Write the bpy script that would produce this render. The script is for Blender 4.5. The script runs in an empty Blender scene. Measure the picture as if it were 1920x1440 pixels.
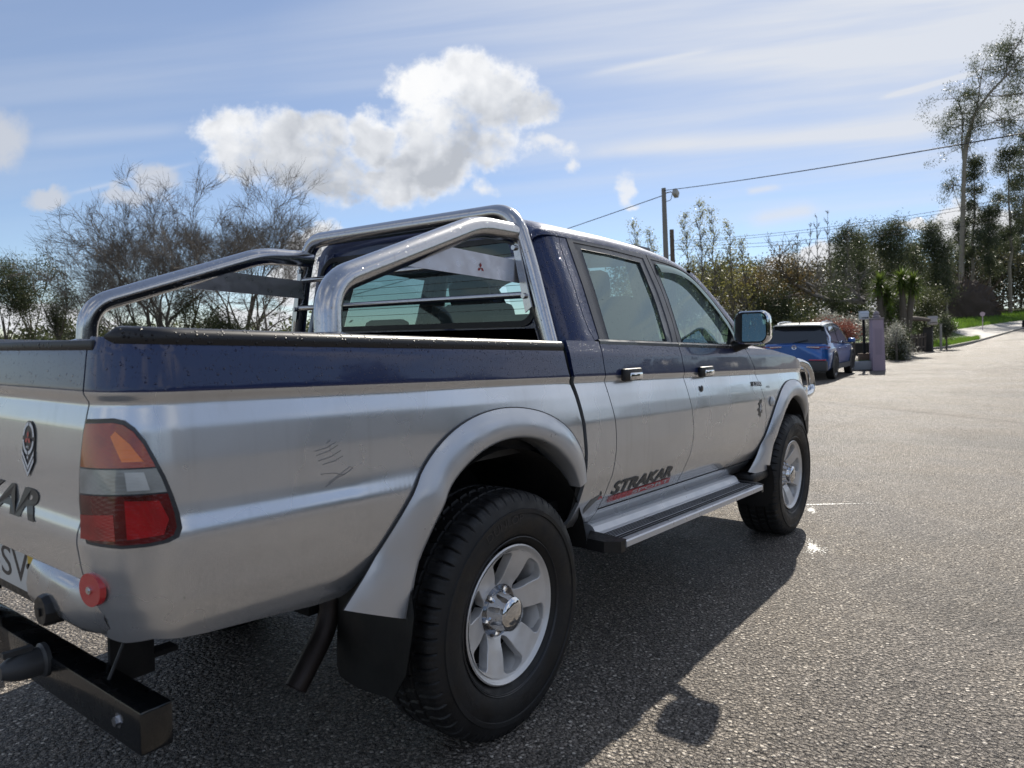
import bpy, bmesh, math, random
import numpy as np
from mathutils import Vector, Matrix
C = bpy.context.scene.collection
SC = bpy.context.scene
PI = math.pi
# ------------------------------------------------------------------ camera
CAM = np.array([-1.7680, -2.2110, 1.2304]); FPX = 1352.46
CR = np.array([0.60628, -0.79520, -0.00902]); CU = np.array([0.04902, 0.02605, 0.99846]); CF = np.array([0.79374, 0.60579, -0.05477])
cd = bpy.data.cameras.new('camera'); cam = bpy.data.objects.new('camera', cd); C.objects.link(cam)
cd.sensor_width = 36; cd.lens = FPX / 1920 * 36; cd.clip_start = 0.05; cd.clip_end = 3000
cam.matrix_world = Matrix(((CR[0], CU[0], -CF[0], CAM[0]), (CR[1], CU[1], -CF[1], CAM[1]), (CR[2], CU[2], -CF[2], CAM[2]), (0, 0, 0, 1)))
cd.dof.use_dof = True; cd.dof.focus_distance = 2.9; cd.dof.aperture_fstop = 5.5
SC.camera = cam
def at(px, py, depth):
    """a point of the place at a given depth from where the photographer stood"""
    d = (px - 960) / FPX * CR - (py - 720) / FPX * CU + CF
    return CAM + d * depth
# ------------------------------------------------------------------ light
SUN = Vector((1.21, 0.26, 1.0)).normalized()
EL = math.asin(SUN.z); AZ = math.atan2(SUN.x, SUN.y)
sd = bpy.data.lights.new('sun', 'SUN'); sun = bpy.data.objects.new('sun', sd); C.objects.link(sun)
sd.energy = 5.0; sd.angle = math.radians(0.5); sd.color = (1, 0.93, 0.82)
sun.rotation_mode = 'QUATERNION'; sun.rotation_quaternion = SUN.to_track_quat('Z', 'Y')
SC.view_settings.view_transform = 'Standard'; SC.view_settings.look = 'None'
SC.view_settings.exposure = 0.45; SC.view_settings.gamma = 1.0
W = bpy.data.worlds.new('World'); SC.world = W; W.use_nodes = True
class NT:
    """small helper to write node graphs"""
    def __init__(s, tree): s.t = tree; s.n = tree.nodes; s.l = tree.links
    def node(s, typ, **k):
        n = s.n.new(typ)
        for a, b in k.items(): setattr(n, a, b)
        return n
    def put(s, sock, v):
        if hasattr(v, 'links') or isinstance(v, bpy.types.NodeSocket): s.l.new(v, sock)
        elif v is not None: sock.default_value = v
    def m(s, op, a, b=None, c=None, clamp=False):
        n = s.node('ShaderNodeMath', operation=op, use_clamp=clamp)
        s.put(n.inputs[0], a); s.put(n.inputs[1], b); s.put(n.inputs[2], c)
        return n.outputs[0]
    def v(s, op, a, b=None, out=0):
        n = s.node('ShaderNodeVectorMath', operation=op)
        s.put(n.inputs[0], a)
        if b is not None: s.put(n.inputs[3] if op == 'SCALE' else n.inputs[1], b)
        return n.outputs['Value'] if op in ('DOT_PRODUCT', 'LENGTH', 'DISTANCE') else n.outputs[0]
    def noise(s, vec, scale, detail=4, rough=.55, dist=0, col=False):
        n = s.node('ShaderNodeTexNoise'); s.put(n.inputs['Vector'], vec)
        n.inputs['Scale'].default_value = scale; n.inputs['Detail'].default_value = detail
        n.inputs['Roughness'].default_value = rough; n.inputs['Distortion'].default_value = dist
        return n.outputs['Color' if col else 'Fac']
    def vor(s, vec, scale, feat='F1', out='Distance', rand=1):
        n = s.node('ShaderNodeTexVoronoi', feature=feat); s.put(n.inputs['Vector'], vec)
        n.inputs['Scale'].default_value = scale; n.inputs['Randomness'].default_value = rand
        return n.outputs[out]
    def mapr(s, x, a, b, c=0, d=1, smooth=True):
        n = s.node('ShaderNodeMapRange', interpolation_type='SMOOTHSTEP' if smooth else 'LINEAR')
        s.put(n.inputs[0], x)
        for i, q in enumerate((a, b, c, d)): s.put(n.inputs[i + 1], q)
        return n.outputs[0]
    def mix(s, f, a, b, blend='MIX'):
        n = s.node('ShaderNodeMix', data_type='RGBA', blend_type=blend)
        s.put(n.inputs[0], f); s.put(n.inputs[6], a if not isinstance(a, tuple) else (*a[:3], 1)); s.put(n.inputs[7], b if not isinstance(b, tuple) else (*b[:3], 1))
        return n.outputs[2]
    def comb(s, x, y, z):
        n = s.node('ShaderNodeCombineXYZ'); s.put(n.inputs[0], x); s.put(n.inputs[1], y); s.put(n.inputs[2], z); return n.outputs[0]
    def sep(s, v):
        n = s.node('ShaderNodeSeparateXYZ'); s.put(n.inputs[0], v); return n.outputs
    def ramp(s, f, stops, interp='LINEAR'):
        n = s.node('ShaderNodeValToRGB'); s.put(n.inputs[0], f); cr = n.color_ramp; cr.interpolation = interp
        while len(cr.elements) < len(stops): cr.elements.new(0.5)
        for e, (p, c) in zip(cr.elements, stops): e.position = p; e.color = (*c, 1) if len(c) == 3 else c
        return n.outputs[0]
    def bump(s, h, strength=.3, dist=.01, normal=None):
        n = s.node('ShaderNodeBump'); n.inputs['Strength'].default_value = strength; n.inputs['Distance'].default_value = dist
        s.put(n.inputs['Height'], h)
        if normal is not None: s.put(n.inputs['Normal'], normal)
        return n.outputs[0]

def build_sky():
    t = NT(W.node_tree); t.n.clear()
    sky = t.node('ShaderNodeTexSky', sky_type='NISHITA'); sky.sun_disc = False
    sky.sun_elevation = EL; sky.sun_rotation = AZ; sky.altitude = 200; sky.air_density = 1.0; sky.dust_density = 0.15; sky.ozone_density = 1.6
    d = t.v('NORMALIZE', t.node('ShaderNodeTexCoord').outputs['Generated'])
    # clouds stand in fixed directions round the place, as (right, up) tangents about one world direction
    den = t.v('DOT_PRODUCT', d, tuple(CF)); front = t.mapr(den, .15, .3)
    dens = t.m('MAXIMUM', den, .15)
    u = t.m('DIVIDE', t.v('DOT_PRODUCT', d, tuple(CR)), dens); v = t.m('DIVIDE', t.v('DOT_PRODUCT', d, tuple(CU)), dens)
    uv = t.comb(u, v, 0)
    n1 = t.noise(uv, 9, 12, .62); n2 = t.noise(t.v('ADD', uv, (3.1, 1.7, 0)), 24, 10, .66)
    warp = t.v('SCALE', t.v('SUBTRACT', t.noise(uv, 5, 5, .55, col=True), (.5, .5, .5)), .09)
    uvw = t.v('ADD', t.v('ADD', uv, warp), t.v('SCALE', t.v('SUBTRACT', t.noise(uv, 22, 8, .62, col=True), (.5, .5, .5)), .045))
    us, vs, _ = t.sep(uvw)
    def cl(blobs, soft):
        acc = None
        for (px, py, rx, ry) in blobs:
            a = t.m('DIVIDE', t.m('SUBTRACT', us, (px - 960) / FPX), rx / FPX)
            b = t.m('DIVIDE', t.m('SUBTRACT', vs, (720 - py) / FPX), ry / FPX)
            e = t.m('SUBTRACT', 1.0, t.m('SQRT', t.m('ADD', t.m('MULTIPLY', a, a), t.m('MULTIPLY', b, b))))
            acc = e if acc is None else t.m('SMOOTH_MAX', acc, e, soft)
        return acc
    big = cl([(800, 165, 75, 60), (870, 165, 100, 70), (930, 190, 90, 75), (985, 200, 70, 45), (830, 250, 120, 80), (790, 320, 110, 60),
              (700, 360, 110, 50), (610, 340, 100, 60), (520, 260, 95, 75), (450, 255, 75, 60), (470, 305, 80, 50), (600, 255, 65, 55), (540, 235, 50, 40), (560, 310, 110, 65), (690, 270, 60, 70), (910, 270, 90, 50)], .12)
    wisp = cl([(1060, 275, 40, 26), (1068, 305, 22, 26), (1165, 355, 22, 45), (905, 355, 30, 28), (1180, 388, 22, 12), (1025, 265, 40, 22)], .1)
    side = cl([(-20, 250, 95, 75), (95, 360, 60, 26), (235, 375, 70, 24), (290, 350, 60, 40)], .1)
    low = cl([(1480, 520, 90, 55), (1560, 490, 80, 45), (1640, 500, 70, 40), (1840, 440, 130, 55), (1700, 540, 200, 40), (500, 620, 110, 50), (100, 600, 160, 45), (600, 480, 70, 60), (560, 530, 60, 50), (1600, 560, 300, 40), (1330, 560, 160, 40), (1720, 430, 40, 12)], .1)
    nn = t.m('ADD', t.m('MULTIPLY', t.m('SUBTRACT', n1, .5), 2.1), t.m('MULTIPLY', t.m('SUBTRACT', n2, .5), .95))
    bc = t.m('MINIMUM', big, .5); db = t.m('ADD', t.m('MULTIPLY', bc, 1.1), t.m('MULTIPLY', nn, .92))
    ab = t.mapr(t.m('ADD', db, t.m('MULTIPLY', t.m('SUBTRACT', t.noise(uv, 45, 5, .6), .5), .34)), -.06, .56)
    aw = t.m('MULTIPLY', t.mapr(t.m('ADD', wisp, t.m('MULTIPLY', nn, 1.0)), .1, .9), .75)
    asd = t.m('MULTIPLY', t.mapr(t.m('ADD', side, t.m('MULTIPLY', nn, .45)), 0, .6), .8)
    al = t.mapr(t.m('ADD', low, t.m('MULTIPLY', nn, .4)), 0, .3)
    # cirrus streaks
    su = t.m('ADD', u, t.m('MULTIPLY', v, .35)); sv = t.m('SUBTRACT', v, t.m('MULTIPLY', u, .11))
    st = t.noise(t.comb(t.m('MULTIPLY', su, .8), t.m('MULTIPLY', sv, 11), 0), 1.3, 6, .5, .35)
    st2 = t.noise(t.comb(t.m('MULTIPLY', su, 1.6), t.m('MULTIPLY', sv, 30), 5), 1.1, 5, .55, .3)
    ug = t.mapr(u, -.35, .75, .0, 1, False); vg = t.mapr(v, .16, .5, 0, 1)
    ci = t.m('ADD', t.m('MULTIPLY', t.mapr(st, .36, .72), t.m('ADD', t.m('MULTIPLY', ug, .75), .16)), t.m('MULTIPLY', t.mapr(st2, .45, .8), t.m('ADD', t.m('MULTIPLY', ug, .25), .05)))
    ci = t.m('MULTIPLY', ci, t.mapr(v, .16, .33))
    veil = t.m('MULTIPLY', t.m('MULTIPLY', ug, vg), .62)
    def streak(x0, y0, x1, y1, wid, amp):
        a = np.array([(x0 - 960) / FPX, (720 - y0) / FPX]); b = np.array([(x1 - 960) / FPX, (720 - y1) / FPX]); L = np.linalg.norm(b - a); q = (b - a) / L
        al_ = t.m('ADD', t.m('MULTIPLY', t.m('SUBTRACT', us, a[0]), q[0]), t.m('MULTIPLY', t.m('SUBTRACT', vs, a[1]), q[1]))
        ac_ = t.m('ADD', t.m('MULTIPLY', t.m('SUBTRACT', u, a[0]), -q[1]), t.m('MULTIPLY', t.m('SUBTRACT', v, a[1]), q[0]))
        g = t.m('POWER', 2.718, t.m('MULTIPLY', t.m('MULTIPLY', ac_, ac_), -1 / (wid / FPX) ** 2))
        e = t.m('MULTIPLY', t.mapr(al_, 0, L * .3), t.mapr(al_, L * .7, L, 1, 0))
        return t.m('MULTIPLY', t.m('MULTIPLY', g, e), amp)
    sk = streak(100, 372, 400, 296, 4, .3)
    for a in [(1630, 190, 1860, 128, 5, .75), (1060, 150, 1400, 78, 6, .3), (1020, 292, 1900, 228, 17, .62), (1380, 420, 1560, 385, 16, .5), (1390, 362, 1470, 348, 6, .5), (0, 270, 420, 235, 14, .22)]:
        sk = t.m('ADD', sk, streak(*a))
    # clouds all round (seen only in reflections and from elsewhere)
    back = t.m('SUBTRACT', 1.0, front)
    z = t.sep(d)[2]
    gp = t.v('SCALE', d, t.m('DIVIDE', 1.0, t.m('MAXIMUM', t.m('ADD', z, .12), .1)))
    gn = t.noise(gp, 1.3, 8, .58)
    ag = t.m('MULTIPLY', t.m('MULTIPLY', t.mapr(gn, .5, .62), t.mapr(z, .02, .12)), back)
    skc = t.node('ShaderNodeBackground'); 
    # colours in sky units, background strength scales them all
    S = .083
    wh = lambda k, c=(1, 1, 1): (c[0] * k * .79 / S, c[1] * k * .79 / S, c[2] * k * .79 / S)
    zz = t.m('POWER', t.m('MAXIMUM', t.v('DOT_PRODUCT', d, tuple(SUN)), 0.0), 10)
    base = t.mix(1.0, sky.outputs[0], (0.92, .98, 1.14), 'MULTIPLY'); base = t.mix(t.mapr(v, .02, .42, 0.0, .42), base, wh(.44, (.82, .97, 1.22)))
    c = t.mix(t.m('MINIMUM', t.m('ADD', t.m('MULTIPLY', t.m('ADD', ci, sk), front), t.m('MULTIPLY', veil, front)), .93), base, wh(.74, (.94, .98, 1.06)))
    lown = t.m('SUBTRACT', t.noise(t.v('ADD', uv, (.02, .03, 2)), 6.5, 4, .5, .6), .5)
    off = t.noise(t.v('ADD', uvw, (-.012, .018, 0)), 9, 5, .5)
    shade = t.m('ADD', t.m('MULTIPLY', t.m('MINIMUM', t.m('MAXIMUM', t.m('ADD', t.m('MULTIPLY', bc, 1.1), .1), 0.0), .55), 1.0), t.m('MULTIPLY', lown, 2.2))
    shade = t.m('ADD', shade, t.m('MULTIPLY', t.m('SUBTRACT', t.noise(uvw, 9, 5, .5), off), 1.5))
    shade = t.m('ADD', shade, t.m('MAXIMUM', t.m('MULTIPLY', t.m('SUBTRACT', (720 - 235) / FPX, v), 3.0), -.45))
    cc = t.ramp(t.mapr(shade, .0, .95, 0, 1, False), [(0, (1, 1, 1)), (.34, (.95, .96, .98)), (.66, (.74, .765, .81)), (1, (.50, .53, .585))])
    ccs = t.mix(1.0, cc, wh(.93), 'MULTIPLY')
    c = t.mix(t.m('MULTIPLY', asd, front), c, wh(.62, (.95, .98, 1.05)))
    c = t.mix(t.m('MULTIPLY', al, front), c, wh(.78, (.97, .99, 1.03)))
    c = t.mix(t.m('MULTIPLY', aw, front), c, wh(.85))
    c = t.mix(t.m('MULTIPLY', ab, front), c, ccs)
    c = t.mix(ag, c, wh(.8))
    t.put(skc.inputs[0], c); skc.inputs[1].default_value = S
    out = t.node('ShaderNodeOutputWorld'); t.l.new(skc.outputs[0], out.inputs[0])
build_sky()

# ------------------------------------------------------------------ helpers
def tag(o, label=None, cat=None, group=None, kind=None):
    if label: o['label'] = label
    if cat: o['category'] = cat
    if group: o['group'] = group
    if kind: o['kind'] = kind
    return o
def empty(name, loc=(0, 0, 0), **k):
    o = bpy.data.objects.new(name, None); C.objects.link(o); o.location = loc; o.empty_display_size = .2
    return tag(o, **k)
def mesh(name, V, F, mat, parent=None, smooth=35, **k):
    me = bpy.data.meshes.new(name); me.from_pydata([tuple(map(float, v)) for v in V], [], [tuple(map(int, f)) for f in F])
    me.validate(); me.update()
    mats = mat if isinstance(mat, (list, tuple)) else [mat]
    for m_ in mats: me.materials.append(m_)
    if smooth:
        me.shade_smooth()
        if smooth < 180: me.set_sharp_from_angle(angle=math.radians(smooth))
    o = bpy.data.objects.new(name, me); C.objects.link(o)
    if parent: o.parent = parent
    return tag(o, **k)
class MB:
    def __init__(s): s.V = []; s.F = []
    def add(s, V, F):
        b = len(s.V); s.V += [tuple(v) for v in V]; s.F += [tuple(i + b for i in f) for f in F]; return s
    def box(s, c, h, M=None, bev=0):
        """box given centre and half sizes, optional chamfer"""
        c = np.array(c, float); h = np.array(h, float)
        bm = bmesh.new(); bmesh.ops.create_cube(bm, size=2)
        for v in bm.verts: v.co = Vector((v.co.x * h[0], v.co.y * h[1], v.co.z * h[2]))
        if bev: bmesh.ops.bevel(bm, geom=bm.edges[:], offset=bev, segments=2, affect='EDGES', profile=.5)
        bm.verts.index_update()
        V = [np.array(v.co) for v in bm.verts]
        if M is not None: V = [np.array(M @ Vector(v)) for v in V]
        s.add([v + c for v in V], [[v.index for v in f.verts] for f in bm.faces]); bm.free(); return s
    def tube(s, path, r, n=12, caps=True, fil=0, seg=6):
        P = [np.array(p, float) for p in path]
        if fil:
            Q = [P[0]]
            for i in range(1, len(P) - 1):
                f = fil[i - 1] if isinstance(fil, (list, tuple)) else fil
                a = P[i - 1] - P[i]; b = P[i + 1] - P[i]; la, lb = np.linalg.norm(a), np.linalg.norm(b); a /= la; b /= lb
                ff = min(f, la * .48, lb * .48); p0 = P[i] + a * ff; p2 = P[i] + b * ff
                for k in range(seg + 1):
                    tt = k / seg; Q.append((1 - tt) ** 2 * p0 + 2 * tt * (1 - tt) * P[i] + tt * tt * p2)
            Q.append(P[-1]); P = Q
        R = r if isinstance(r, (list, tuple)) else [r] * len(P)
        if len(R) != len(P): R = list(np.interp(np.linspace(0, 1, len(P)), np.linspace(0, 1, len(R)), R))
        T = [P[min(i + 1, len(P) - 1)] - P[max(i - 1, 0)] for i in range(len(P))]; T = [t_ / (np.linalg.norm(t_) + 1e-12) for t_ in T]
        up = np.array((0, 0, 1.)) if abs(T[0][2]) < .9 else np.array((1., 0, 0))
        N = np.cross(T[0], up); N /= np.linalg.norm(N); V = []; F = []
        for i, p in enumerate(P):
            N = N - T[i] * (N @ T[i]); N /= np.linalg.norm(N); B = np.cross(T[i], N)
            for k in range(n):
                a = 2 * PI * k / n; V.append(p + R[i] * (math.cos(a) * N + math.sin(a) * B))
        for i in range(len(P) - 1):
            for k in range(n): F.append((i * n + k, i * n + (k + 1) % n, (i + 1) * n + (k + 1) % n, (i + 1) * n + k))
        if caps: F.append(tuple(range(n))[::-1]); F.append(tuple((len(P) - 1) * n + k for k in range(n)))
        return s.add(V, F)
    def lathe(s, prof, c=(0, 0, 0), n=48, axis='y', close=False):
        """profile of (radius, along axis)"""
        V = []; F = []
        for k in range(n):
            a = 2 * PI * k / n
            for (r, h) in prof:
                if axis == 'y': V.append((c[0] + r * math.cos(a), c[1] + h, c[2] + r * math.sin(a)))
                elif axis == 'z': V.append((c[0] + r * math.cos(a), c[1] + r * math.sin(a), c[2] + h))
                else: V.append((c[0] + h, c[1] + r * math.cos(a), c[2] + r * math.sin(a)))
        m_ = len(prof)
        for k in range(n):
            for j in range(m_ - 1 + (1 if close else 0)):
                F.append((k * m_ + j, k * m_ + (j + 1) % m_, ((k + 1) % n) * m_ + (j + 1) % m_, ((k + 1) % n) * m_ + j))
        return s.add(V, F)
    def prism(s, poly, vec):
        """flat polygon extruded by vec"""
        n = len(poly); V = [np.array(p, float) for p in poly]; V += [p + np.array(vec, float) for p in V]
        F = [tuple(range(n)), tuple(range(2 * n - 1, n - 1, -1))] + [(i, i + n, (i + 1) % n + n, (i + 1) % n) for i in range(n)]
        return s.add(V, F)
    def build(s, name, mat, parent=None, smooth=35, **k): return mesh(name, s.V, s.F, mat, parent, smooth, **k)
def fix_normals(o):
    bm = bmesh.new(); bm.from_mesh(o.data); bmesh.ops.recalc_face_normals(bm, faces=bm.faces[:]); bm.to_mesh(o.data); bm.free(); return o
def resample(P, n):
    P = np.array(P, float); d = np.r_[0, np.cumsum(np.linalg.norm(np.diff(P, axis=0), axis=1))]; t = np.linspace(0, d[-1], n)
    return np.stack([np.interp(t, d, P[:, i]) for i in range(P.shape[1])], 1)
def smoothc(P, n, it=2):
    """corner-cutting smooth curve through a rough polyline"""
    P = np.array(P, float)
    for _ in range(it):
        Q = [P[0]]
        for a, b in zip(P[:-1], P[1:]): Q += [a * .75 + b * .25, a * .25 + b * .75]
        Q.append(P[-1]); P = np.array(Q)
    return resample(P, n)

# ------------------------------------------------------------------ materials
def newmat(name):
    m_ = bpy.data.materials.new(name); m_.use_nodes = True; t = NT(m_.node_tree); b = t.n['Principled BSDF']; return m_, t, b
def simple(name, col, rough=.5, metal=0, coat=0, bump=0, bscale=40, var=0, ior=None, spec=None):
    m_, t, b = newmat(name)
    b.inputs['Base Color'].default_value = (*col, 1); b.inputs['Roughness'].default_value = rough; b.inputs['Metallic'].default_value = metal
    b.inputs['Coat Weight'].default_value = coat
    if spec is not None: b.inputs['Specular IOR Level'].default_value = spec
    oc = t.node('ShaderNodeTexCoord').outputs['Object']
    if var:
        nz = t.noise(oc, bscale * .15, 5, .6)
        t.put(b.inputs['Base Color'], t.mix(nz, tuple(c * (1 - var) for c in col), tuple(min(1, c * (1 + var)) for c in col)))
        t.put(b.inputs['Roughness'], t.mapr(t.noise(oc, bscale * .3, 4), .3, .7, max(0, rough - .08), min(1, rough + .12)))
    if bump: t.put(b.inputs['Normal'], t.bump(t.noise(oc, bscale, 5, .6), bump, .004))
    return m_
def droplets(t, oc, scale, amount, thr=.36, dirn=None):
    """height and mask of scattered rain drops"""
    vn = t.node('ShaderNodeTexVoronoi', feature='F1'); t.put(vn.inputs['Vector'], oc); vn.inputs['Scale'].default_value = scale
    rnd = t.sep(vn.outputs['Color'])
    rad = t.m('MULTIPLY', t.m('MULTIPLY', rnd[0], thr), t.m('GREATER_THAN', t.m('ADD', rnd[1], amount), 1.0))
    h = t.m('SUBTRACT', 1.0, t.m('DIVIDE', vn.outputs['Distance'], t.m('MAXIMUM', rad, .001)))
    h = t.m('MULTIPLY', t.m('MAXIMUM', h, 0.0), t.m('GREATER_THAN', rad, .01))
    return t.m('SQRT', h), t.m('GREATER_THAN', h, 0.0)
def car_paint():
    """two coat colours: metallic navy above the coach line, silver below (the line drops gently to the front)"""
    m_, t, b = newmat('two_tone_paint')
    oc = t.node('ShaderNodeTexCoord').outputs['Object']; x, y, z = t.sep(oc)
    zz = t.m('ADD', z, t.m('MULTIPLY', x, .021))
    up = t.m('GREATER_THAN', zz, 1.1185)
    fl = t.noise(oc, 420, 2, .5); dirt = t.noise(oc, 3.0, 3, .45); lowd = t.mapr(z, .95, .55, 0, 1)
    navy = t.mix(fl, (.0028, .015, .078), (.004, .018, .092)); silver = t.mix(fl, (.64, .662, .695), (.69, .712, .745))
    silver = t.mix(t.m('MULTIPLY', t.mapr(dirt, .45, .75), .14), silver, (.36, .355, .34))
    silver = t.mix(t.m('MULTIPLY', lowd, .16), silver, (.30, .29, .275))
    stk = t.noise(t.comb(t.m('MULTIPLY', x, 38), t.m('MULTIPLY', y, 38), t.m('MULTIPLY', z, 2.2)), 1.0, 3, .5); silver = t.mix(t.m('MULTIPLY', t.mapr(stk, .52, .75), .10), silver, (.30, .295, .28))
    chip = t.mapr(t.noise(t.v('ADD', oc, (3, 9, 4)), 55, 2, .5), .765, .785); silver = t.mix(t.m('MULTIPLY', chip, .6), silver, (.10, .10, .10))
    t.put(b.inputs['Base Color'], t.mix(up, silver, navy))
    t.put(b.inputs['Metallic'], t.m('SUBTRACT', .80, t.m('MULTIPLY', up, .55)))
    rg = t.m('ADD', t.mapr(dirt, .3, .75, .23, .33), t.m('MULTIPLY', up, .10))
    t.put(b.inputs['Roughness'], rg)
    b.inputs['Coat Weight'].default_value = .8
    t.put(b.inputs['Coat Roughness'], t.mapr(dirt, .35, .7, .03, .06))
    am = t.m('ADD', t.m('MULTIPLY', up, t.mapr(t.m('ADD', x, t.m('MULTIPLY', z, 1.2)), .2, 2.4, .32, .90)), 0.0)
    h, ms = droplets(t, oc, 130, am, .40)
    h2, ms2 = droplets(t, t.v('ADD', oc, (5, 3, 1)), 290, t.m('MULTIPLY', am, 1.1), .42)
    wav = t.noise(oc, 5, 2, .4)
    nb = t.bump(t.m('ADD', t.m('MULTIPLY', h, 1.0), t.m('MULTIPLY', h2, .5)), .85, .004)
    t.put(b.inputs['Normal'], t.bump(wav, .06, .02, nb)); 
    t.put(b.inputs['Coat Normal'], t.bump(wav, .05, .02, nb))
    return m_
def chrome_mat(name, rough=.12, col=(.55, .56, .58), scr=.5):
    m_, t, b = newmat(name); oc = t.node('ShaderNodeTexCoord').outputs['Object']
    sp = t.mapr(t.noise(oc, 60, 6, .7), .5, .72)
    t.put(b.inputs['Base Color'], t.mix(t.m('MULTIPLY', sp, .35), col, (.30, .29, .28))); b.inputs['Metallic'].default_value = 1
    t.put(b.inputs['Roughness'], t.m('ADD', rough, t.m('MULTIPLY', t.noise(oc, 9, 6, .65), .22 * scr)))
    h, ms = droplets(t, oc, 140, .25, .35)
    t.put(b.inputs['Normal'], t.bump(t.m('ADD', h, t.m('MULTIPLY', t.noise(oc, 120, 3), .08)), .5, .003)); return m_
def glass_mat(name, tint=(.5, .6, .58), refl=1.0, rough=.0, film=.12, ior=1.5):
    m_, t, b = newmat(name); t.n.remove(b); out = t.n['Material Output']
    oc = t.node('ShaderNodeTexCoord').outputs['Object']
    tr = t.node('ShaderNodeBsdfTransparent'); tr.inputs[0].default_value = (*tint, 1)
    gl = t.node('ShaderNodeBsdfGlossy'); gl.inputs['Roughness'].default_value = rough + .01; gl.inputs[0].default_value = (.80, .97, .96, 1)
    h, ms = droplets(t, oc, 150, .10, .35)
    bp = t.bump(h, .5, .003); t.put(gl.inputs['Normal'], bp)
    g = t.node('ShaderNodeNewGeometry').outputs
    cs_ = t.m('ABSOLUTE', t.v('DOT_PRODUCT', g['Normal'], g['Incoming']))
    f = t.m('MINIMUM', t.m('ADD', .055 * refl, t.m('MULTIPLY', t.m('POWER', t.m('SUBTRACT', 1.0, cs_), 4.2), 1.0)), 1.0)
    mx = t.node('ShaderNodeMixShader'); t.put(mx.inputs[0], f); t.l.new(tr.outputs[0], mx.inputs[1]); t.l.new(gl.outputs[0], mx.inputs[2])
    df = t.node('ShaderNodeBsdfDiffuse'); df.inputs[0].default_value = (.40, .50, .50, 1)  # pale teal diffuse film, mixed unevenly over the pane
    m2 = t.node('ShaderNodeMixShader'); t.put(m2.inputs[0], t.mapr(t.noise(oc, 3, 3, .5), .3, .7, film * .5, film)); t.l.new(mx.outputs[0], m2.inputs[1]); t.l.new(df.outputs[0], m2.inputs[2])
    t.l.new(m2.outputs[0], out.inputs[0]); return m_
def lens_mat(name, col, rib=220, dark=.4):
    m_, t, b = newmat(name); oc = t.node('ShaderNodeTexCoord').outputs['Object']; x, y, z = t.sep(oc)
    g = t.m('MULTIPLY', t.m('SINE', t.m('MULTIPLY', z, rib * 4)), t.m('SINE', t.m('MULTIPLY', t.m('ADD', x, y), rib * 4)))
    big = t.noise(oc, 16, 3, .5)
    t.put(b.inputs['Base Color'], t.mix(t.mapr(big, .35, .7), col, tuple(c * dark for c in col)))
    b.inputs['Roughness'].default_value = .16; b.inputs['Coat Weight'].default_value = 1; b.inputs['Coat Roughness'].default_value = .04
    b.inputs['Subsurface Weight'].default_value = 0
    t.put(b.inputs['Normal'], t.bump(g, .06, .001)); return m_
def rubber_mat():
    m_, t, b = newmat('wet_tyre_rubber'); oc = t.node('ShaderNodeTexCoord').outputs['Object']
    n = t.noise(oc, 14, 7, .65)
    t.put(b.inputs['Base Color'], t.ramp(n, [(.3, (.004, .004, .0045)), (.7, (.014, .014, .0145))]))
    t.put(b.inputs['Roughness'], t.mapr(n, .35, .65, .46, .72))
    t.put(b.inputs['Normal'], t.bump(t.noise(oc, 160, 4, .6), .25, .002)); return m_
def asphalt_mat():
    m_, t, b = newmat('wet_coarse_asphalt'); oc = t.node('ShaderNodeTexCoord').outputs['Object']
    oc2 = t.v('ADD', oc, t.v('SCALE', t.noise(oc, 40, 2, col=True), .012))
    va = t.node('ShaderNodeTexVoronoi', feature='F1'); t.put(va.inputs['Vector'], oc2); va.inputs['Scale'].default_value = 62
    vb = t.node('ShaderNodeTexVoronoi', feature='F1'); t.put(vb.inputs['Vector'], oc2); vb.inputs['Scale'].default_value = 210
    r = t.sep(va.outputs['Color']); r2 = t.sep(vb.outputs['Color'])
    big = t.noise(oc, .9, 6, .6); mid = t.noise(oc, 5, 5, .6)
    stone = t.ramp(r[0], [(0, (.10, .089, .079)), (.35, (.195, .174, .152)), (.70, (.32, .287, .25)), (.92, (.49, .445, .385)), (1, (.72, .67, .59))])
    fine = t.ramp(r2[1], [(0, (.038, .034, .031)), (.6, (.125, .112, .098)), (1, (.33, .295, .255))])
    sm = t.mapr(va.outputs['Distance'], .30, .46)
    col = t.mix(sm, stone, fine)
    col = t.mix(1.0, col, t.ramp(big, [(.3, (.80, .80, .83)), (.7, (1.28, 1.26, 1.22))]), 'MULTIPLY')
    st_ = t.noise(t.v('ADD', oc, (7, 2, 0)), .35, 7, .62, .6); sp_ = t.mapr(t.noise(oc, 2.2, 5, .6), .62, .70)
    col = t.mix(t.m('MULTIPLY', t.mapr(st_, .52, .66), .36), col, (.040, .037, .035)); col = t.mix(t.m('MULTIPLY', sp_, .25), col, (.34, .31, .27))
    t.put(b.inputs['Base Color'], col)
    t.put(b.inputs['Roughness'], t.m('ADD', t.mapr(big, .35, .65, .44, .64), t.m('MULTIPLY', t.m('SUBTRACT', r[2], .5), .3)))
    b.inputs['Specular IOR Level'].default_value = .16
    hgt = t.m('ADD', t.m('MULTIPLY', t.m('SUBTRACT', .5, va.outputs['Distance']), t.m('ADD', t.m('MULTIPLY', r[1], 1.0), .5)), t.m('MULTIPLY', t.m('SUBTRACT', .5, vb.outputs['Distance']), .35))
    # each stone is tilted its own way
    nb = t.bump(hgt, 1.0, .014)
    t.put(b.inputs['Normal'], t.bump(mid, .2, .02, nb)); return m_
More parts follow.
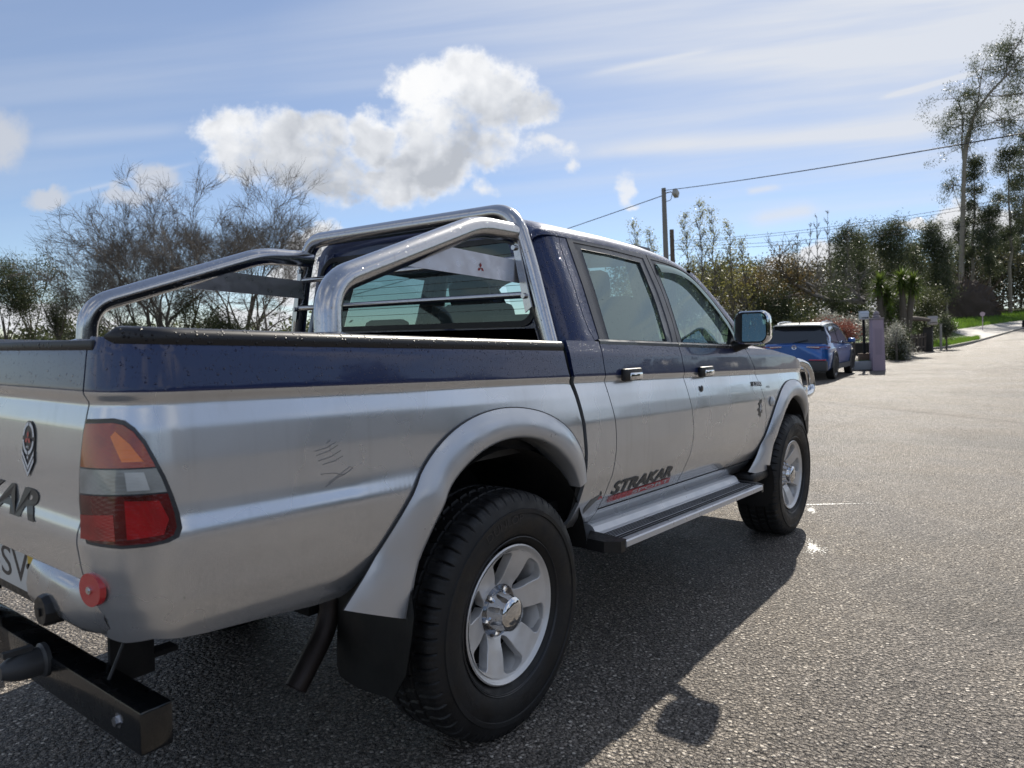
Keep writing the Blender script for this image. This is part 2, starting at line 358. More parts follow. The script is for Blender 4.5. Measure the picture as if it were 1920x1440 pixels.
def leaf_mat(name, c1, c2, trans=.45, nscale=1.5, rough=.45):
    m_, t, b = newmat(name); t.n.remove(b); out = t.n['Material Output']
    g = t.node('ShaderNodeNewGeometry').outputs
    n = t.noise(g['Position'], nscale, 4, .6); n2 = t.m('ADD', t.m('MULTIPLY', n, .55), t.m('MULTIPLY', g['Random Per Island'], .5))
    col = t.ramp(n2, [(.25, c1), (.8, c2)])
    df = t.node('ShaderNodeBsdfPrincipled'); t.put(df.inputs['Base Color'], col); df.inputs['Roughness'].default_value = rough
    tl = t.node('ShaderNodeBsdfTranslucent'); t.put(tl.inputs[0], t.mix(.5, col, tuple(min(1, c * 1.3) for c in c2)))
    mx = t.node('ShaderNodeMixShader'); mx.inputs[0].default_value = trans; t.l.new(df.outputs[0], mx.inputs[1]); t.l.new(tl.outputs[0], mx.inputs[2])
    t.l.new(mx.outputs[0], out.inputs[0]); return m_
PAINT = car_paint()
FLARE = simple('flare_silver', (.56, .58, .61), .34, .6, .5, var=.05, bscale=30)
CHROME = chrome_mat('worn_stainless_tube', .15, (.52, .52, .535)); BRIGHT = chrome_mat('bright_chrome', .03, (.72, .73, .75), .2)
BLACKP = simple('black_plastic', (.010, .010, .011), .42, bump=.15, bscale=200, var=.3)
SATIN = simple('satin_black_trim', (.035, .036, .042), .30, coat=.3, var=.2)
RAILM, _t, _b = newmat('wet_black_rail_cap'); _o = _t.node('ShaderNodeTexCoord').outputs['Object']
_h, _m = droplets(_t, _o, 120, .75, .45); _b.inputs['Base Color'].default_value = (.012, .012, .015, 1); _b.inputs['Roughness'].default_value = .38
_t.put(_b.inputs['Normal'], _t.bump(_h, 1.0, .006))
DARK = simple('underbody_black', (.004, .004, .0045), .8, var=.5, bscale=30)
GLASS = glass_mat('tinted_side_glass', (.34, .45, .44), 3.0, film=.10)
GLASSR = glass_mat('rear_window_glass', (.66, .76, .74), 1.2, film=.05)
WSG = glass_mat('windscreen_glass', (.78, .86, .84), .8, film=.06)
RUBBER = rubber_mat()
ALLOY = simple('alloy_wheel_silver', (.70, .69, .675), .42, .5, .2, var=.22, bscale=90)
WHITE = simple('white_paint', (.78, .78, .76), .4); RED = simple('red_vinyl', (.50, .018, .020), .35, coat=.4); GREYV = simple('grey_vinyl', (.045, .047, .048), .35)
REDREF = simple('red_reflector', (.55, .016, .022), .22, coat=1, bump=.4, bscale=500)
AMBER = lens_mat('amber_lens', (.40, .045, .004), 190, .55); CLEAR = lens_mat('clear_lens', (.36, .37, .36), 210, .65); REDL = lens_mat('red_lens', (.12, .003, .006), 170, .45)
SMOKE = lens_mat('dark_red_lens', (.09, .008, .008), 60, .5)
FABRIC = simple('seat_fabric', (.055, .058, .065), .85, bump=.3, bscale=150, var=.2); INTER = simple('interior_plastic', (.05, .052, .056), .6, var=.2)
MIRG, _t, _b = newmat('mirror_glass'); _b.inputs['Metallic'].default_value = 1; _b.inputs['Base Color'].default_value = (.48, .6, .63, 1); _b.inputs['Roughness'].default_value = .02
_o = _t.node('ShaderNodeTexCoord').outputs['Object']; _h, _m = droplets(_t, _o, 170, .5, .45); _t.put(_b.inputs['Normal'], _t.bump(_h, .9, .004))
PLATEY = simple('plate_yellow', (.75, .50, .03), .4); EXH = simple('rusty_exhaust', (.045, .037, .035), .45, .7, bump=.4, bscale=60, var=.4)

# ------------------------------------------------------------------ pickup truck (x forward, y left, ground z = 0)
truck = empty('pickup_truck', label='silver and navy double cab pickup truck with steel roll bar, beaded with rain', cat='pickup truck')
_z = np.arange(.40, 1.36, .002)
def _tab(ZI, II, sg=2.0):
    a = np.interp(_z, ZI, II); k = np.exp(-.5 * (np.arange(-8, 9) / sg) ** 2); k /= k.sum(); return np.convolve(np.pad(a, 8, mode='edge'), k, 'valid')
T_BED = _tab([.52, .58, .61, .65, .70, .78, .83, .85, .873, .90, .98, 1.05, 1.09, 1.099, 1.116, 1.125, 1.20, 1.26], [.115, .080, .058, .040, .024, .008, .0015, .004, .0125, .0155, .018, .024, .033, .036, .024, .025, .034, .048])
T_CAB = _tab([.52, .56, .60, .66, .74, .85, .95, 1.0, 1.05, 1.09, 1.099, 1.116, 1.125, 1.20, 1.255], [.125, .085, .052, .028, .011, .004, .006, .014, .024, .034, .037, .026, .027, .036, .052])
XC, RC, WM = -1.04, .15, .868
def ins(x, z):
    zz = z + .021 * x; k = min(1, max(0, (x + .45) / .9))
    a = np.interp(zz, _z, T_BED) * (1 - k) + np.interp(zz, _z, T_CAB) * k
    if x > 3.05: a += .20 * ((x - 3.05) / .55) ** 2.2
    return a
def body(s, z, off=0.):
    x = max(s, XC); i = ins(x, z)
    if s >= XC: return (s, -(WM - i + off), z)
    a = (XC - s) / RC; rr = RC - i + off
    if a <= PI / 2: return (XC - rr * math.sin(a), -(WM - RC + rr * math.cos(a)), z)
    return (XC - rr, -(WM - RC - (a - PI / 2) * RC), z)
def G(z): return float(np.interp(z, [1.15, 1.18, 1.25, 1.45, 1.68, 1.74], [.824, .820, .803, .732, .640, .60]))
def green(s, z, off=0.):
    xc, r = .50, .11; w = G(z)
    if s >= xc: return (s, -(w + off), z)
    a = min(PI / 2, (xc - s) / r); rr = r + off
    p = (xc - rr * math.sin(a), -(w - r + rr * math.cos(a)), z)
    ex = (xc - s) - r * PI / 2
    return p if ex <= 0 else (xc - rr, -(w - r - ex), z)
def fn(P, k=0):
    """polyline to function: k=0 x of z, k=1 z of x"""
    P = sorted(P, key=lambda q: q[1 - k]); a = [q[1 - k] for q in P]; b = [q[k] for q in P]
    return lambda t: float(np.interp(t, a, b))
def const(c): return lambda t: c
def panel(name, L, R, B, T, ns, nz, mat, parent, off=0., skirt=.014, surf=body, side=1, us=None, smooth=35, **k):
    V = []; 
    us = np.linspace(0, 1, ns) if us is None else us; ns = len(us)
    for o_ in ((off,) if not skirt else (off, off - skirt)):
        for u in us:
            for j in range(nz):
                v = j / (nz - 1); s = .5 * (L(1) + R(1)); z = 1
                z = (B(s) + T(s)) / 2
                for _ in range(12):
                    s = L(z) + (R(z) - L(z)) * u; z = B(s) + (T(s) - B(s)) * v
                V.append(surf(s, z, o_))
    F = [(i * nz + j, (i + 1) * nz + j, (i + 1) * nz + j + 1, i * nz + j + 1) for i in range(ns - 1) for j in range(nz - 1)]
    if skirt:
        n = ns * nz
        loop = [i * nz for i in range(ns)] + [(ns - 1) * nz + j for j in range(1, nz)] + [i * nz + nz - 1 for i in range(ns - 2, -1, -1)] + [j for j in range(nz - 2, 0, -1)]
        for a, b in zip(loop, loop[1:] + loop[:1]): F.append((b, a, a + n, b + n))
    if side < 0: V = [(x, -y, z) for x, y, z in V]; F = [f[::-1] for f in F]
    return mesh(name, V, F, mat, parent, smooth, **k)
def sheet(name, poly, surf, off, mat, parent, side=1, res=.02, thick=0, **k):
    """flat outline in (s, z) laid onto a curved body surface"""
    bm = bmesh.new(); vs = [bm.verts.new((p[0], p[1], 0)) for p in poly]; bm.faces.new(vs)
    lo = np.min(poly, axis=0); hi = np.max(poly, axis=0)
    for ax in (0, 1):
        for c in np.arange(lo[ax] + res, hi[ax], res):
            co = [0, 0, 0]; no = [0, 0, 0]; co[ax] = c; no[ax] = 1
            bmesh.ops.bisect_plane(bm, geom=bm.verts[:] + bm.edges[:] + bm.faces[:], plane_co=co, plane_no=no)
    bmesh.ops.recalc_face_normals(bm, faces=bm.faces[:])
    if thick:
        r = bmesh.ops.extrude_face_region(bm, geom=bm.faces[:])
        for v in r['geom']:
            if isinstance(v, bmesh.types.BMVert): v.co.z = -thick
        bmesh.ops.recalc_face_normals(bm, faces=bm.faces[:])
    bm.verts.index_update(); V = [surf(v.co.x, v.co.y, off + v.co.z) for v in bm.verts]
    if side < 0: V = [(x, -y, z) for x, y, z in V]
    F = [[v.index for v in f.verts] for f in bm.faces]; bm.free()
    o = mesh(name, V, F, mat, parent, 35, **k)
    return fix_normals(o) if thick else o
def text_mesh(s, size=1, bold=0, shear=0, sx=1):
    """letters as flat polygons; returns verts and faces with x to the right, y up"""
    cu = bpy.data.curves.new('t', 'FONT'); cu.body = s; cu.size = size; cu.offset = bold; cu.shear = shear; cu.fill_mode = 'FRONT'; cu.resolution_u = 4
    o = bpy.data.objects.new('t', cu); C.objects.link(o); dg = bpy.context.evaluated_depsgraph_get(); me = o.evaluated_get(dg).to_mesh()
    V = [(v.co.x * sx, v.co.y) for v in me.vertices]; F = [tuple(p.vertices) for p in me.polygons]; o.to_mesh_clear(); bpy.data.objects.remove(o); bpy.data.curves.remove(cu)
    lo = np.min(V, axis=0); hi = np.max(V, axis=0); return np.array(V) - lo, F, hi - lo
def lettering(name, s, width, height, place, mat, parent, bold=.02, shear=0, **k):
    V, F, ext = text_mesh(s, 1, bold, shear)
    V = V * [width / ext[0], height / ext[1]]
    return mesh(name, [place(a, b) for a, b in V], F, mat, parent, 0, **k)
def both(f):
    for sd_ in (1, -1): f(sd_)
rk = lambda c: (lambda s: c - .021 * s)
# --- outlines
REAR_SEAM = smoothc([(.600, 1.236), (.605, 1.139), (.624, 1.037), (.655, .912), (.652, .768), (.600, .655), (.583, .598)], 30)
SPLIT = smoothc([(1.305, 1.222), (1.325, 1.092), (1.363, .943), (1.389, .792), (1.350, .697), (1.295, .619), (1.29, .585)], 30)
FRONT_SEAM = smoothc([(2.155, 1.205), (2.30, 1.054), (2.39, .898), (2.42, .74), (2.347, .596), (2.285, .547)], 30)
CAB_EDGE = smoothc([(.372, 1.235), (.385, 1.127), (.41, 1.06), (.435, .935), (.448, .80), (.442, .743), (.415, .631), (.38, .550)], 30)
BED_EDGE = smoothc([(.335, 1.215), (.352, 1.127), (.385, 1.06), (.412, .935), (.425, .80), (.425, .70)], 24)
ARCH_R = smoothc([(-.66, .590), (-.574, .671), (-.49, .775), (-.40, .895), (-.293, .980), (-.154, 1.025), (.001, 1.036), (.174, 1.008), (.302, .950), (.387, .868), (.425, .783), (.435, .735)], 48, 2)
INNER_R = smoothc([(-.452, .505), (-.416, .650), (-.351, .780), (-.262, .868), (-.143, .921), (-.013, .940), (.13, .922), (.245, .868), (.335, .79), (.385, .72)], 48, 2)
ARCH_F = smoothc([(2.144, .515), (2.273, .576), (2.425, .711), (2.546, .841), (2.695, .944), (2.87, .992), (3.05, .985), (3.20, .93), (3.33, .82), (3.40, .70), (3.42, .62)], 48, 2)
INNER_F = smoothc([(2.464, .440), (2.509, .579), (2.604, .727), (2.736, .835), (2.90, .885), (3.05, .88), (3.17, .825), (3.28, .735), (3.345, .64), (3.36, .58)], 48, 2)
# --- bed side
S0 = -1.281
bot_pts = [(-1.30, .652), (-1.2, .648), (-1.125, .655), (-.99, .634), (-.845, .620), (-.70, .602)] + [(x - .0, max(z - .03, .60)) for x, z in ARCH_R if x < .424 and x > -.62] + [(.44, .70)]
bfn = fn(bot_pts, 1)
def bed_side(sd_):
    us = np.unique(np.r_[np.linspace(0, .22, 26), np.linspace(.22, 1, 80)])
    o = panel('bed_side', lambda z: S0 if z > .778 else S0 - .045 * min(1, (.778 - z) / .02), fn([tuple(p) for p in BED_EDGE]), bfn, rk(1.222), 0, 96, PAINT, truck, us=us, side=sd_)
    # black rail cap along the top
    m_ = MB(); path = []
    for s in np.r_[np.linspace(-1.215, -1.0, 10), np.linspace(-.95, .335, 12)]:
        z = 1.222 - .021 * s; path.append((s, z))
    prof = [(.004, -.012), (.007, -.002), (.006, .010), (-.002, .019), (-.02, .022), (-.05, .021), (-.075, .012), (-.075, -.02)]
    V = []; n = len(prof)
    for kk, (s, z) in enumerate(path):
        e = .3 if kk == 0 else 1
        for (o_, dz) in prof: V.append(body(s, z + dz * e - 0, o_ if s > XC else o_) if False else tuple(np.array(body(s, z, o_)) + (0, 0, dz * e)))
    F = [(i * n + j, (i + 1) * n + j, (i + 1) * n + j + 1, i * n + j + 1) for i in range(len(path) - 1) for j in range(n - 1)]
    F.append(tuple(range(n))[::-1]); F.append(tuple((len(path) - 1) * n + j for j in range(n)))
    if sd_ < 0: V = [(x, -y, z) for x, y, z in V]; F = [f[::-1] for f in F]
    mesh('rail_cap', V, F, RAILM, truck, 50)
both(bed_side)
# --- tailgate, one mesh across the back
def tailgate():
    SM = XC - RC * PI / 2 - (WM - RC)
    o = panel('tailgate', const(SM), lambda z: S0 - .006, const(.775), rk(1.205), 60, 80, PAINT, truck)
    me = o.data; n = len(me.vertices); V = [tuple(v.co) for v in me.vertices]; F = [tuple(p.vertices) for p in me.polygons]
    V2 = V + [(x, -y, z) for x, y, z in V]; F2 = F + [tuple(i + n for i in f[::-1]) for f in F]
    bpy.data.objects.remove(o); o = mesh('tailgate', V2, F2, PAINT, truck, 35)
    m_ = MB(); m_.box((-1.125, 0, 1.232), (.033, .735, .011), bev=.006); m_.build('top_cap', RAILM, o)
    return o
TG = tailgate()
def on_tail(y0, z0, off=.002):
    """local frame on the tailgate: a to the right as seen from behind, b up"""
    def f(a, b):
        y = y0 - a; s = XC - RC * PI / 2 - ((WM - RC) + y); return body(s, z0 + b, off)
    return f
lettering('tailgate_lettering', 'STRAKAR', .76, .066, on_tail(.255, .862), GREYV, TG, bold=.035, shear=.25)
# shield sticker
def sticker():
    cy, cz = -.445, 1.012; f = on_tail(cy, cz, .0025); g = on_tail(cy, cz, .0035); h = on_tail(cy, cz, .0045)
    out = [(.033 * math.cos(a), .022 + .038 * math.sin(a)) for a in np.linspace(0, PI, 14)] + [(-.034, -.024), (0, -.062), (.034, -.024)]
    m_ = MB(); m_.V = [f(a, b) for a, b in out]; m_.F = [tuple(range(len(out)))]; m_.build('sticker', simple('sticker_navy', (.015, .02, .035), .3), TG, 0)
    w = MB()
    for a0, a1 in ((8, 85), (95, 172), (188, 265), (275, 352)):
        aa = np.radians(np.linspace(a0, a1, 8)); r1, r2 = (.0305, .0355), (.0235, .0275)
        w.add([g(r1[0] * math.cos(a), .022 + r1[1] * math.sin(a)) for a in aa] + [g(r2[0] * math.cos(a), .022 + r2[1] * math.sin(a)) for a in aa], [(i, i + 1, 9 + i, 8 + i)[::-1] for i in range(7)])
    for dz in (0, -.014):
        w.add([g(a, b + dz) for a, b in [(-.0325, -.003), (-.0325, -.012), (0, -.046), (.0325, -.012), (.0325, -.003), (0, -.037)]], [(0, 1, 2, 5), (5, 2, 3, 4)])
    w.add([g(.006 * (1 if k % 2 == 0 else .4) * math.sin(k * PI / 5), -.019 + .006 * (1 if k % 2 == 0 else .4) * math.cos(k * PI / 5)) for k in range(10)], [tuple(range(10))])
    w.build('sticker_marks', simple('sticker_white', (.78, .79, .81), .35), TG, 0)
    r_ = MB()
    def dia(f_, c, ang, l, wd):
        ca, sa = math.cos(ang), math.sin(ang); P = [(0, 0), (l * .5, wd), (l, 0), (l * .5, -wd)]
        return [f_(c[0] + a * ca - b * sa, c[1] + a * sa + b * ca) for a, b in P]
    for an in (90, 210, 330): r_.add(dia(h, (0, .022), math.radians(an), .017, .0055), [(0, 1, 2, 3)])
    r_.build('sticker_emblem', RED, TG, 0)
    lettering('sticker_lettering', '4WD', .016, .006, on_tail(cy + .008, cz + .0005, .0046), WHITE, TG, bold=.02)
    n_ = MB()
    return dia
dia = sticker()
# --- tail lights
def lamp_surf(s, z, off=0.):
    i = float(np.interp(z, [.85, .88, 1.0, 1.09], [.004, .008, .020, .032])) - off
    if s >= XC: return (s, -(WM - i), z)
    a = (XC - s) / RC; rr = RC - i
    if a <= PI / 2: return (XC - rr * math.sin(a), -(WM - RC + rr * math.cos(a)), z)
    return (XC - rr, -(WM - RC - (a - PI / 2) * RC), z)
def tail_light(sd_):
    out = [(-1.270, 1.088), (-1.19, 1.091), (-1.165, 1.087), (-1.143, 1.073), (-1.122, 1.048), (-1.105, 1.015), (-1.089, .98), (-1.077, .944), (-1.068, .908), (-1.065, .880), (-1.072, .864), (-1.09, .857), (-1.12, .854), (-1.165, .853), (-1.235, .860), (-1.251, .885), (-1.268, .935), (-1.274, .989), (-1.276, 1.033), (-1.275, 1.065)]
    P = np.array(out); c = P.mean(0); LO = .006; oc_ = c + (P - c) * np.array([1.035, 1.02])
    root = sheet('tail_light', [tuple(p) for p in oc_], lamp_surf, .0095, SATIN, truck, sd_, .015, thick=.012)
    Q = c + (P - c) * np.array([.925, .955])
    def clip(lo, hi):
        bm = bmesh.new(); bm.faces.new([bm.verts.new((p[0], p[1], 0)) for p in Q])
        for zc, no in ((lo, -1), (hi, 1)):
            bmesh.ops.bisect_plane(bm, geom=bm.verts[:] + bm.edges[:] + bm.faces[:], plane_co=(0, zc, 0), plane_no=(0, no, 0), clear_outer=True)
        f = bm.faces[:][0]; pl = [(v.co.x, v.co.y) for v in f.verts]; bm.free(); return pl
    for nm, lo, hi, mt in (('amber_lens', 1.001, 1.2, AMBER), ('clear_lens', .952, .998, CLEAR), ('red_lens', .80, .949, REDL)):
        sheet(nm, clip(lo, hi), lamp_surf, .0135, mt, root, sd_, .012, thick=.004)
    # inner coloured blocks seen through the lens
    sheet('bulb_window', [(-1.25, .868), (-1.175, .866), (-1.18, .915), (-1.255, .912)], lamp_surf, .0142, lens_mat('bright_red', (.40, .010, .014), 240, .6), root, sd_, .012)
    sheet('brake_window', [(-1.155, .868), (-1.095, .872), (-1.085, .9), (-1.10, .937), (-1.16, .94)], lamp_surf, .0142, lens_mat('brake_red', (.42, .006, .012), 240, .7), root, sd_, .012)
    sheet('indicator_window', [(-1.165, 1.012), (-1.125, 1.012), (-1.15, 1.045), (-1.18, 1.07), (-1.19, 1.06)], lamp_surf, .0142, lens_mat('bright_amber', (.88, .20, .01), 240, .8), root, sd_, .012)
    sheet('reverse_window', [(-1.155, .958), (-1.115, .958), (-1.125, .992), (-1.16, .993)], lamp_surf, .0142, lens_mat('bright_clear', (.62, .64, .63), 240, .8), root, sd_, .012)
both(tail_light)
# red round reflector, screw in its middle
def reflector(sd_):
    c = np.array(body(-1.250, .764, .007)); n = np.array(body(-1.250, .764, .05)) - c; n /= np.linalg.norm(n)
    u_ = np.array((0, 0, 1.)); u_ = u_ - n * (u_ @ n); u_ /= np.linalg.norm(u_); r_ = np.cross(u_, n)
    def disc(m_, rad, off, th):
        V = [c + n * (off - th)] + [c + n * (off - th) + rad * (math.cos(a) * u_ + math.sin(a) * r_) for a in np.linspace(0, 2 * PI, 33)[:-1]] + [c + n * off + rad * .97 * (math.cos(a) * u_ + math.sin(a) * r_) for a in np.linspace(0, 2 * PI, 33)[:-1]] + [c + n * off]
        F = [(1 + i, 1 + (i + 1) % 32, 33 + (i + 1) % 32, 33 + i) for i in range(32)] + [(33 + i, 33 + (i + 1) % 32, 65) for i in range(32)]
        if sd_ < 0: V = [v * (1, -1, 1) for v in V]
        m_.add(V, F)
    m_ = MB(); disc(m_, .0335, .003, .012); o = fix_normals(m_.build('reflector', REDREF, truck, 40))
    m_ = MB(); disc(m_, .0075, .006, .006); disc(m_, .0035, .0085, .003); fix_normals(m_.build('screw', BRIGHT, o, 40))
both(reflector)
# --- rear bumper, number plate, fittings
BUMPC = simple('bumper_silver', (.46, .47, .49), .24, .8, .6, var=.06, bscale=40)
prof = [(-1.12, .790), (-1.150, .786), (-1.178, .772), (-1.188, .752), (-1.192, .725), (-1.190, .700), (-1.182, .680), (-1.165, .660), (-1.12, .648), (-1.06, .65)]
ys = [-.415, -.428, -.455, -.55, -.66, -.70, -.745]; ee = [.035, .012, 0, 0, 0, 0, 0]
for sd_ in (1, -1):
    m_ = MB(); V = []; n = len(prof)
    for y, e in zip(ys, ee): V += [(x + e + max(0, -y - .675) * .45, y * sd_, z) for x, z in prof]
    F = [(i * n + j, (i + 1) * n + j, (i + 1) * n + j + 1, i * n + j + 1) for i in range(len(ys) - 1) for j in range(n - 1)] + [tuple(range(n))]
    m_.add(V, F if sd_ > 0 else [f[::-1] for f in F])
    bmp = m_.build('rear_bumper', BUMPC, truck, 70)
    m_ = MB(); m_.lathe([(.0, -.02), (.030, -.02), (.033, -.012), (.033, .028), (.028, .03)], (-1.185, -.56 * sd_, .690), 10, 'x'); m_.box((-1.206, -.56 * sd_, .688), (.003, .005, .008)); m_.build('bumper_plug', BLACKP, bmp, 30)
m_ = MB(); m_.box((-1.10, 0, .70), (.012, .40, .085)); m_.build('plate_recess', BLACKP, truck)
m_ = MB(); m_.box((-1.128, -.06, .705), (.0025, .27, .056), bev=.002); plate = m_.build('number_plate', simple('plate_white', (.68, .69, .68), .35), truck)
m_ = MB(); m_.box((-1.1305, -.308, .705), (.0025, .020, .054), bev=.001); m_.build('plate_band', PLATEY, plate)
m_ = MB(); m_.lathe([(0, -.004), (.006, -.004), (.007, 0)], (-1.134, -.30, .718), 10, 'x'); m_.build('plate_screw', BLACKP, plate)
lettering('plate_lettering', '47-SV', .40, .074, lambda a, b: (-1.1312, .115 - a, .668 + b), simple('plate_black', (.02, .022, .03), .4), plate, bold=.0)
# --- flares
def flare(o_, i_, name, sd_, w0=.022):
    n = len(o_); prof = [(0, -.002), (.08, .004), (.20, .011), (.40, .018), (.62, w0), (.85, w0 - .002), (.96, w0 - .008), (1.0, w0 - .018)]
    V = []; P = len(prof) + 2
    for k in range(n):
        a, b = np.array(o_[k]), np.array(i_[k]); tp = min(1, .8 + 3 * k / n) if k < n / 2 else min(1, .3 + 5 * (n - 1 - k) / n)
        for (t_, of) in prof:
            q = a + (b - a) * t_; ref = a + (b - a) * min(t_, .35); ref[1] = max(ref[1], .69 - .021 * ref[0])
            p = np.array(body(ref[0], ref[1], of * tp + .008)); V.append((q[0], p[1], q[1]))
        e = V[-1]; V.append((e[0], e[1] + .03, e[2])); V.append((e[0], e[1] + .09, e[2]))
    F = [(i * P + j, i * P + j + 1, (i + 1) * P + j + 1, (i + 1) * P + j) for i in range(n - 1) for j in range(P - 1)]
    F.append(tuple(range(P))); F.append(tuple((n - 1) * P + j for j in range(P))[::-1])
    if sd_ < 0: V = [(x, -y, z) for x, y, z in V]; F = [f[::-1] for f in F]
    return mesh(name, V, F, FLARE, truck, 50)
both(lambda s_: flare(ARCH_R, INNER_R, 'wheel_flare', s_)); both(lambda s_: flare(ARCH_F, INNER_F, 'wheel_flare', s_))
# thin black gasket following each flare
def gasket(P_, sd_):
    m_ = MB(); m_.tube([(a * 1, b_[1] * (1 if sd_ > 0 else -1), c_) for (a, c_) in P_ for b_ in [body(a, max(c_, .69 - .021 * a), .0055)]], .0022, 6); m_.build('flare_gasket', BLACKP, truck)
both(lambda s_: gasket(ARCH_R, s_)); both(lambda s_: gasket(ARCH_F[:40], s_))
# --- cab lower quarter, sill, doors, wing
seam = fn([tuple(p) for p in REAR_SEAM]); spl = fn([tuple(p) for p in SPLIT]); fsm = fn([tuple(p) for p in FRONT_SEAM]); cedge = fn([tuple(p) for p in CAB_EDGE])
g_ = .0028
def cab_side(sd_):
    panel('cab_quarter', cedge, lambda z: seam(z) - g_, rk(.560), rk(1.247), 26, 90, PAINT, truck, side=sd_)
    panel('sill', const(.585), lambda z: 2.27 - (z - .5) * .0, rk(.535), lambda s: .607 - .021 * s, 40, 10, PAINT, truck, side=sd_)
    rd = panel('rear_door', lambda z: seam(z) + g_, lambda z: spl(z) - g_, rk(.6135), rk(1.237), 40, 90, PAINT, truck, side=sd_)
    fd = panel('front_door', lambda z: spl(z) + g_, lambda z: fsm(z) - g_, rk(.6135), rk(1.237), 44, 90, PAINT, truck, side=sd_)
    arch = fn([(2.0, .50)] + [(x + .03, z - .02) for x, z in ARCH_F] + [(3.6, .60)], 1)
    top = fn([(2.0, 1.205), (2.3, 1.192), (2.63, 1.180), (3.05, 1.133), (3.3, 1.07), (3.5, .98), (3.62, .86)], 1)
    wg = panel('front_wing', lambda z: fsm(z) + g_, const(3.60), lambda s: min(arch(s), top(s) - .03), top, 60, 70, PAINT, truck, side=sd_)
    m_ = MB(); V = []
    for x in np.linspace(.36, 3.3, 60):
        for z in np.linspace(.56, 1.2, 20):
            V.append((x, 0, z))
    # dark inner skin behind the shut lines
    panel('inner_skin', const(.40), const(2.50), lambda s: max(.555 - .021 * s, .5), rk(1.235), 30, 24, DARK, truck, off=-.0145, skirt=0, side=sd_)
    return rd, fd, wg
RD, FD, WG = cab_side(1); RD2, FD2, WG2 = cab_side(-1)
# side markings (right-hand side)
def on_side(s0, z0, off=.0018, slope=-.021): return lambda a, b: body(s0 + a, z0 + b + slope * a, off)
lettering('door_lettering', 'STRAKAR', .535, .050, on_side(.648, .6415, .0035, -.012), GREYV, RD, bold=.03, shear=.35)
m_ = MB()
def strip(m_, s0, s1, z0, z1, off=.0016, slope=-.012, n=10):
    xs = np.linspace(s0, s1, n); m_.add([body(x, z0 + slope * (x - .63), off) for x in xs] + [body(x, z1 + slope * (x - .63), off) for x in xs], [(i, i + 1, n + i + 1, n + i) for i in range(n - 1)])
strip(m_, .790, 1.178, .6145, .6385, .0035)
for a, b in ((.634, .638), (.643, .649), (.654, .662), (.667, .678), (.682, .702), (.706, .738), (.742, .786)): strip(m_, a, b, .6145, .6385, .0035, n=3)
m_.build('door_stripe', RED, RD, 0)
lettering('stripe_lettering', 'SPORT', .34, .0165, on_side(.828, .6158, .0046, -.012), simple('sticker_grey', (.5, .5, .5), .3), RD, bold=.02)
CQ = [o for o in truck.children if o.name.startswith('cab_quarter')][0]
m_ = MB()
for an, mt in ((210, 0), (330, 0)): m_.add(dia(lambda a, b: body(.568 + a, .652 + b, .002), (0, 0), math.radians(an), .020, .006), [(3, 2, 1, 0)])
m_.build('emblem', RED, CQ, 0)
m_ = MB(); m_.add(dia(lambda a, b: body(.568 + a, .652 + b, .002), (0, 0), math.radians(90), .022, .006), [(3, 2, 1, 0)]); m_.build('emblem_top', GREYV, CQ, 0)
m_ = MB(); m_.V = [body(s, z, .0018) for s, z in [(.475, .60), (.56, .648), (.562, .66), (.50, .65), (.47, .62)]]; m_.F = [(0, 1, 2, 3, 4)]; m_.build('quarter_marking', simple('dull_grey_vinyl', (.16, .16, .155), .4), CQ, 0)
m_ = MB(); m_.V = [body(s, z, .003) for s, z in [(2.195, .985), (2.365, .978), (2.362, 1.002), (2.20, 1.009)]]; m_.F = [(0, 1, 2, 3)]; m_.build('badge', BLACKP, FD, 0)
lettering('badge_lettering', 'L200', .135, .020, on_side(2.222, .985, .0045), WHITE, FD, bold=.01, shear=.1)
lettering('badge_lettering', '4WD', .06, .012, on_side(2.44, .962, .0018), GREYV, WG, bold=.01)
lion = [(0, -.052), (.012, -.04), (.009, -.022), (.03, -.03), (.036, -.012), (.024, -.004), (.030, .012), (.022, .03), (.034, .044), (.018, .052), (.006, .044), (-.004, .05), (-.006, .034), (-.024, .036), (-.03, .024), (-.014, .018), (-.012, .006), (-.034, .004), (-.042, -.008), (-.026, -.012), (-.02, -.024), (-.034, -.034), (-.014, -.036)]
m_ = MB(); m_.V = [body(2.300 + a, .853 + b, .002) for a, b in lion]; m_.F = [tuple(range(len(lion)))]; m_.build('lion_marking', GREYV, FD, 0)
m_ = MB(); m_.V = [body(2.300 + a * .45 + .004, .858 + b * .5, .003) for a, b in lion]; m_.F = [tuple(range(len(lion)))]; m_.build('lion_inner_print', simple('sticker_light', (.5, .52, .54), .3), FD, 0)  # smaller pale lion print laid over the dark one
# scratches on the bed side
BS = [o for o in truck.children if o.name.startswith('bed_side')][0]
SCR = simple('scratch_dark', (.14, .14, .14), .5)
m_ = MB(); rs = random.Random(4)
for pts in ([(-.735, .985), (-.70, .99), (-.672, 1.0)], [(-.73, .975), (-.695, .981), (-.668, .992)], [(-.725, .962), (-.69, .967), (-.66, .978)], [(-.715, .952), (-.68, .956), (-.655, .964)], [(-.70, .908), (-.665, .922), (-.635, .936), (-.625, .932), (-.64, .924), (-.672, .915), (-.71, .899)], [(-.72, .93), (-.685, .928), (-.65, .918)], [(-.70, 1.0), (-.69, 1.006)]):
    m_.tube([body(a, b, .0004) for a, b in pts], .0008, 5)
m_.build('scratches', SCR, BS, 0)
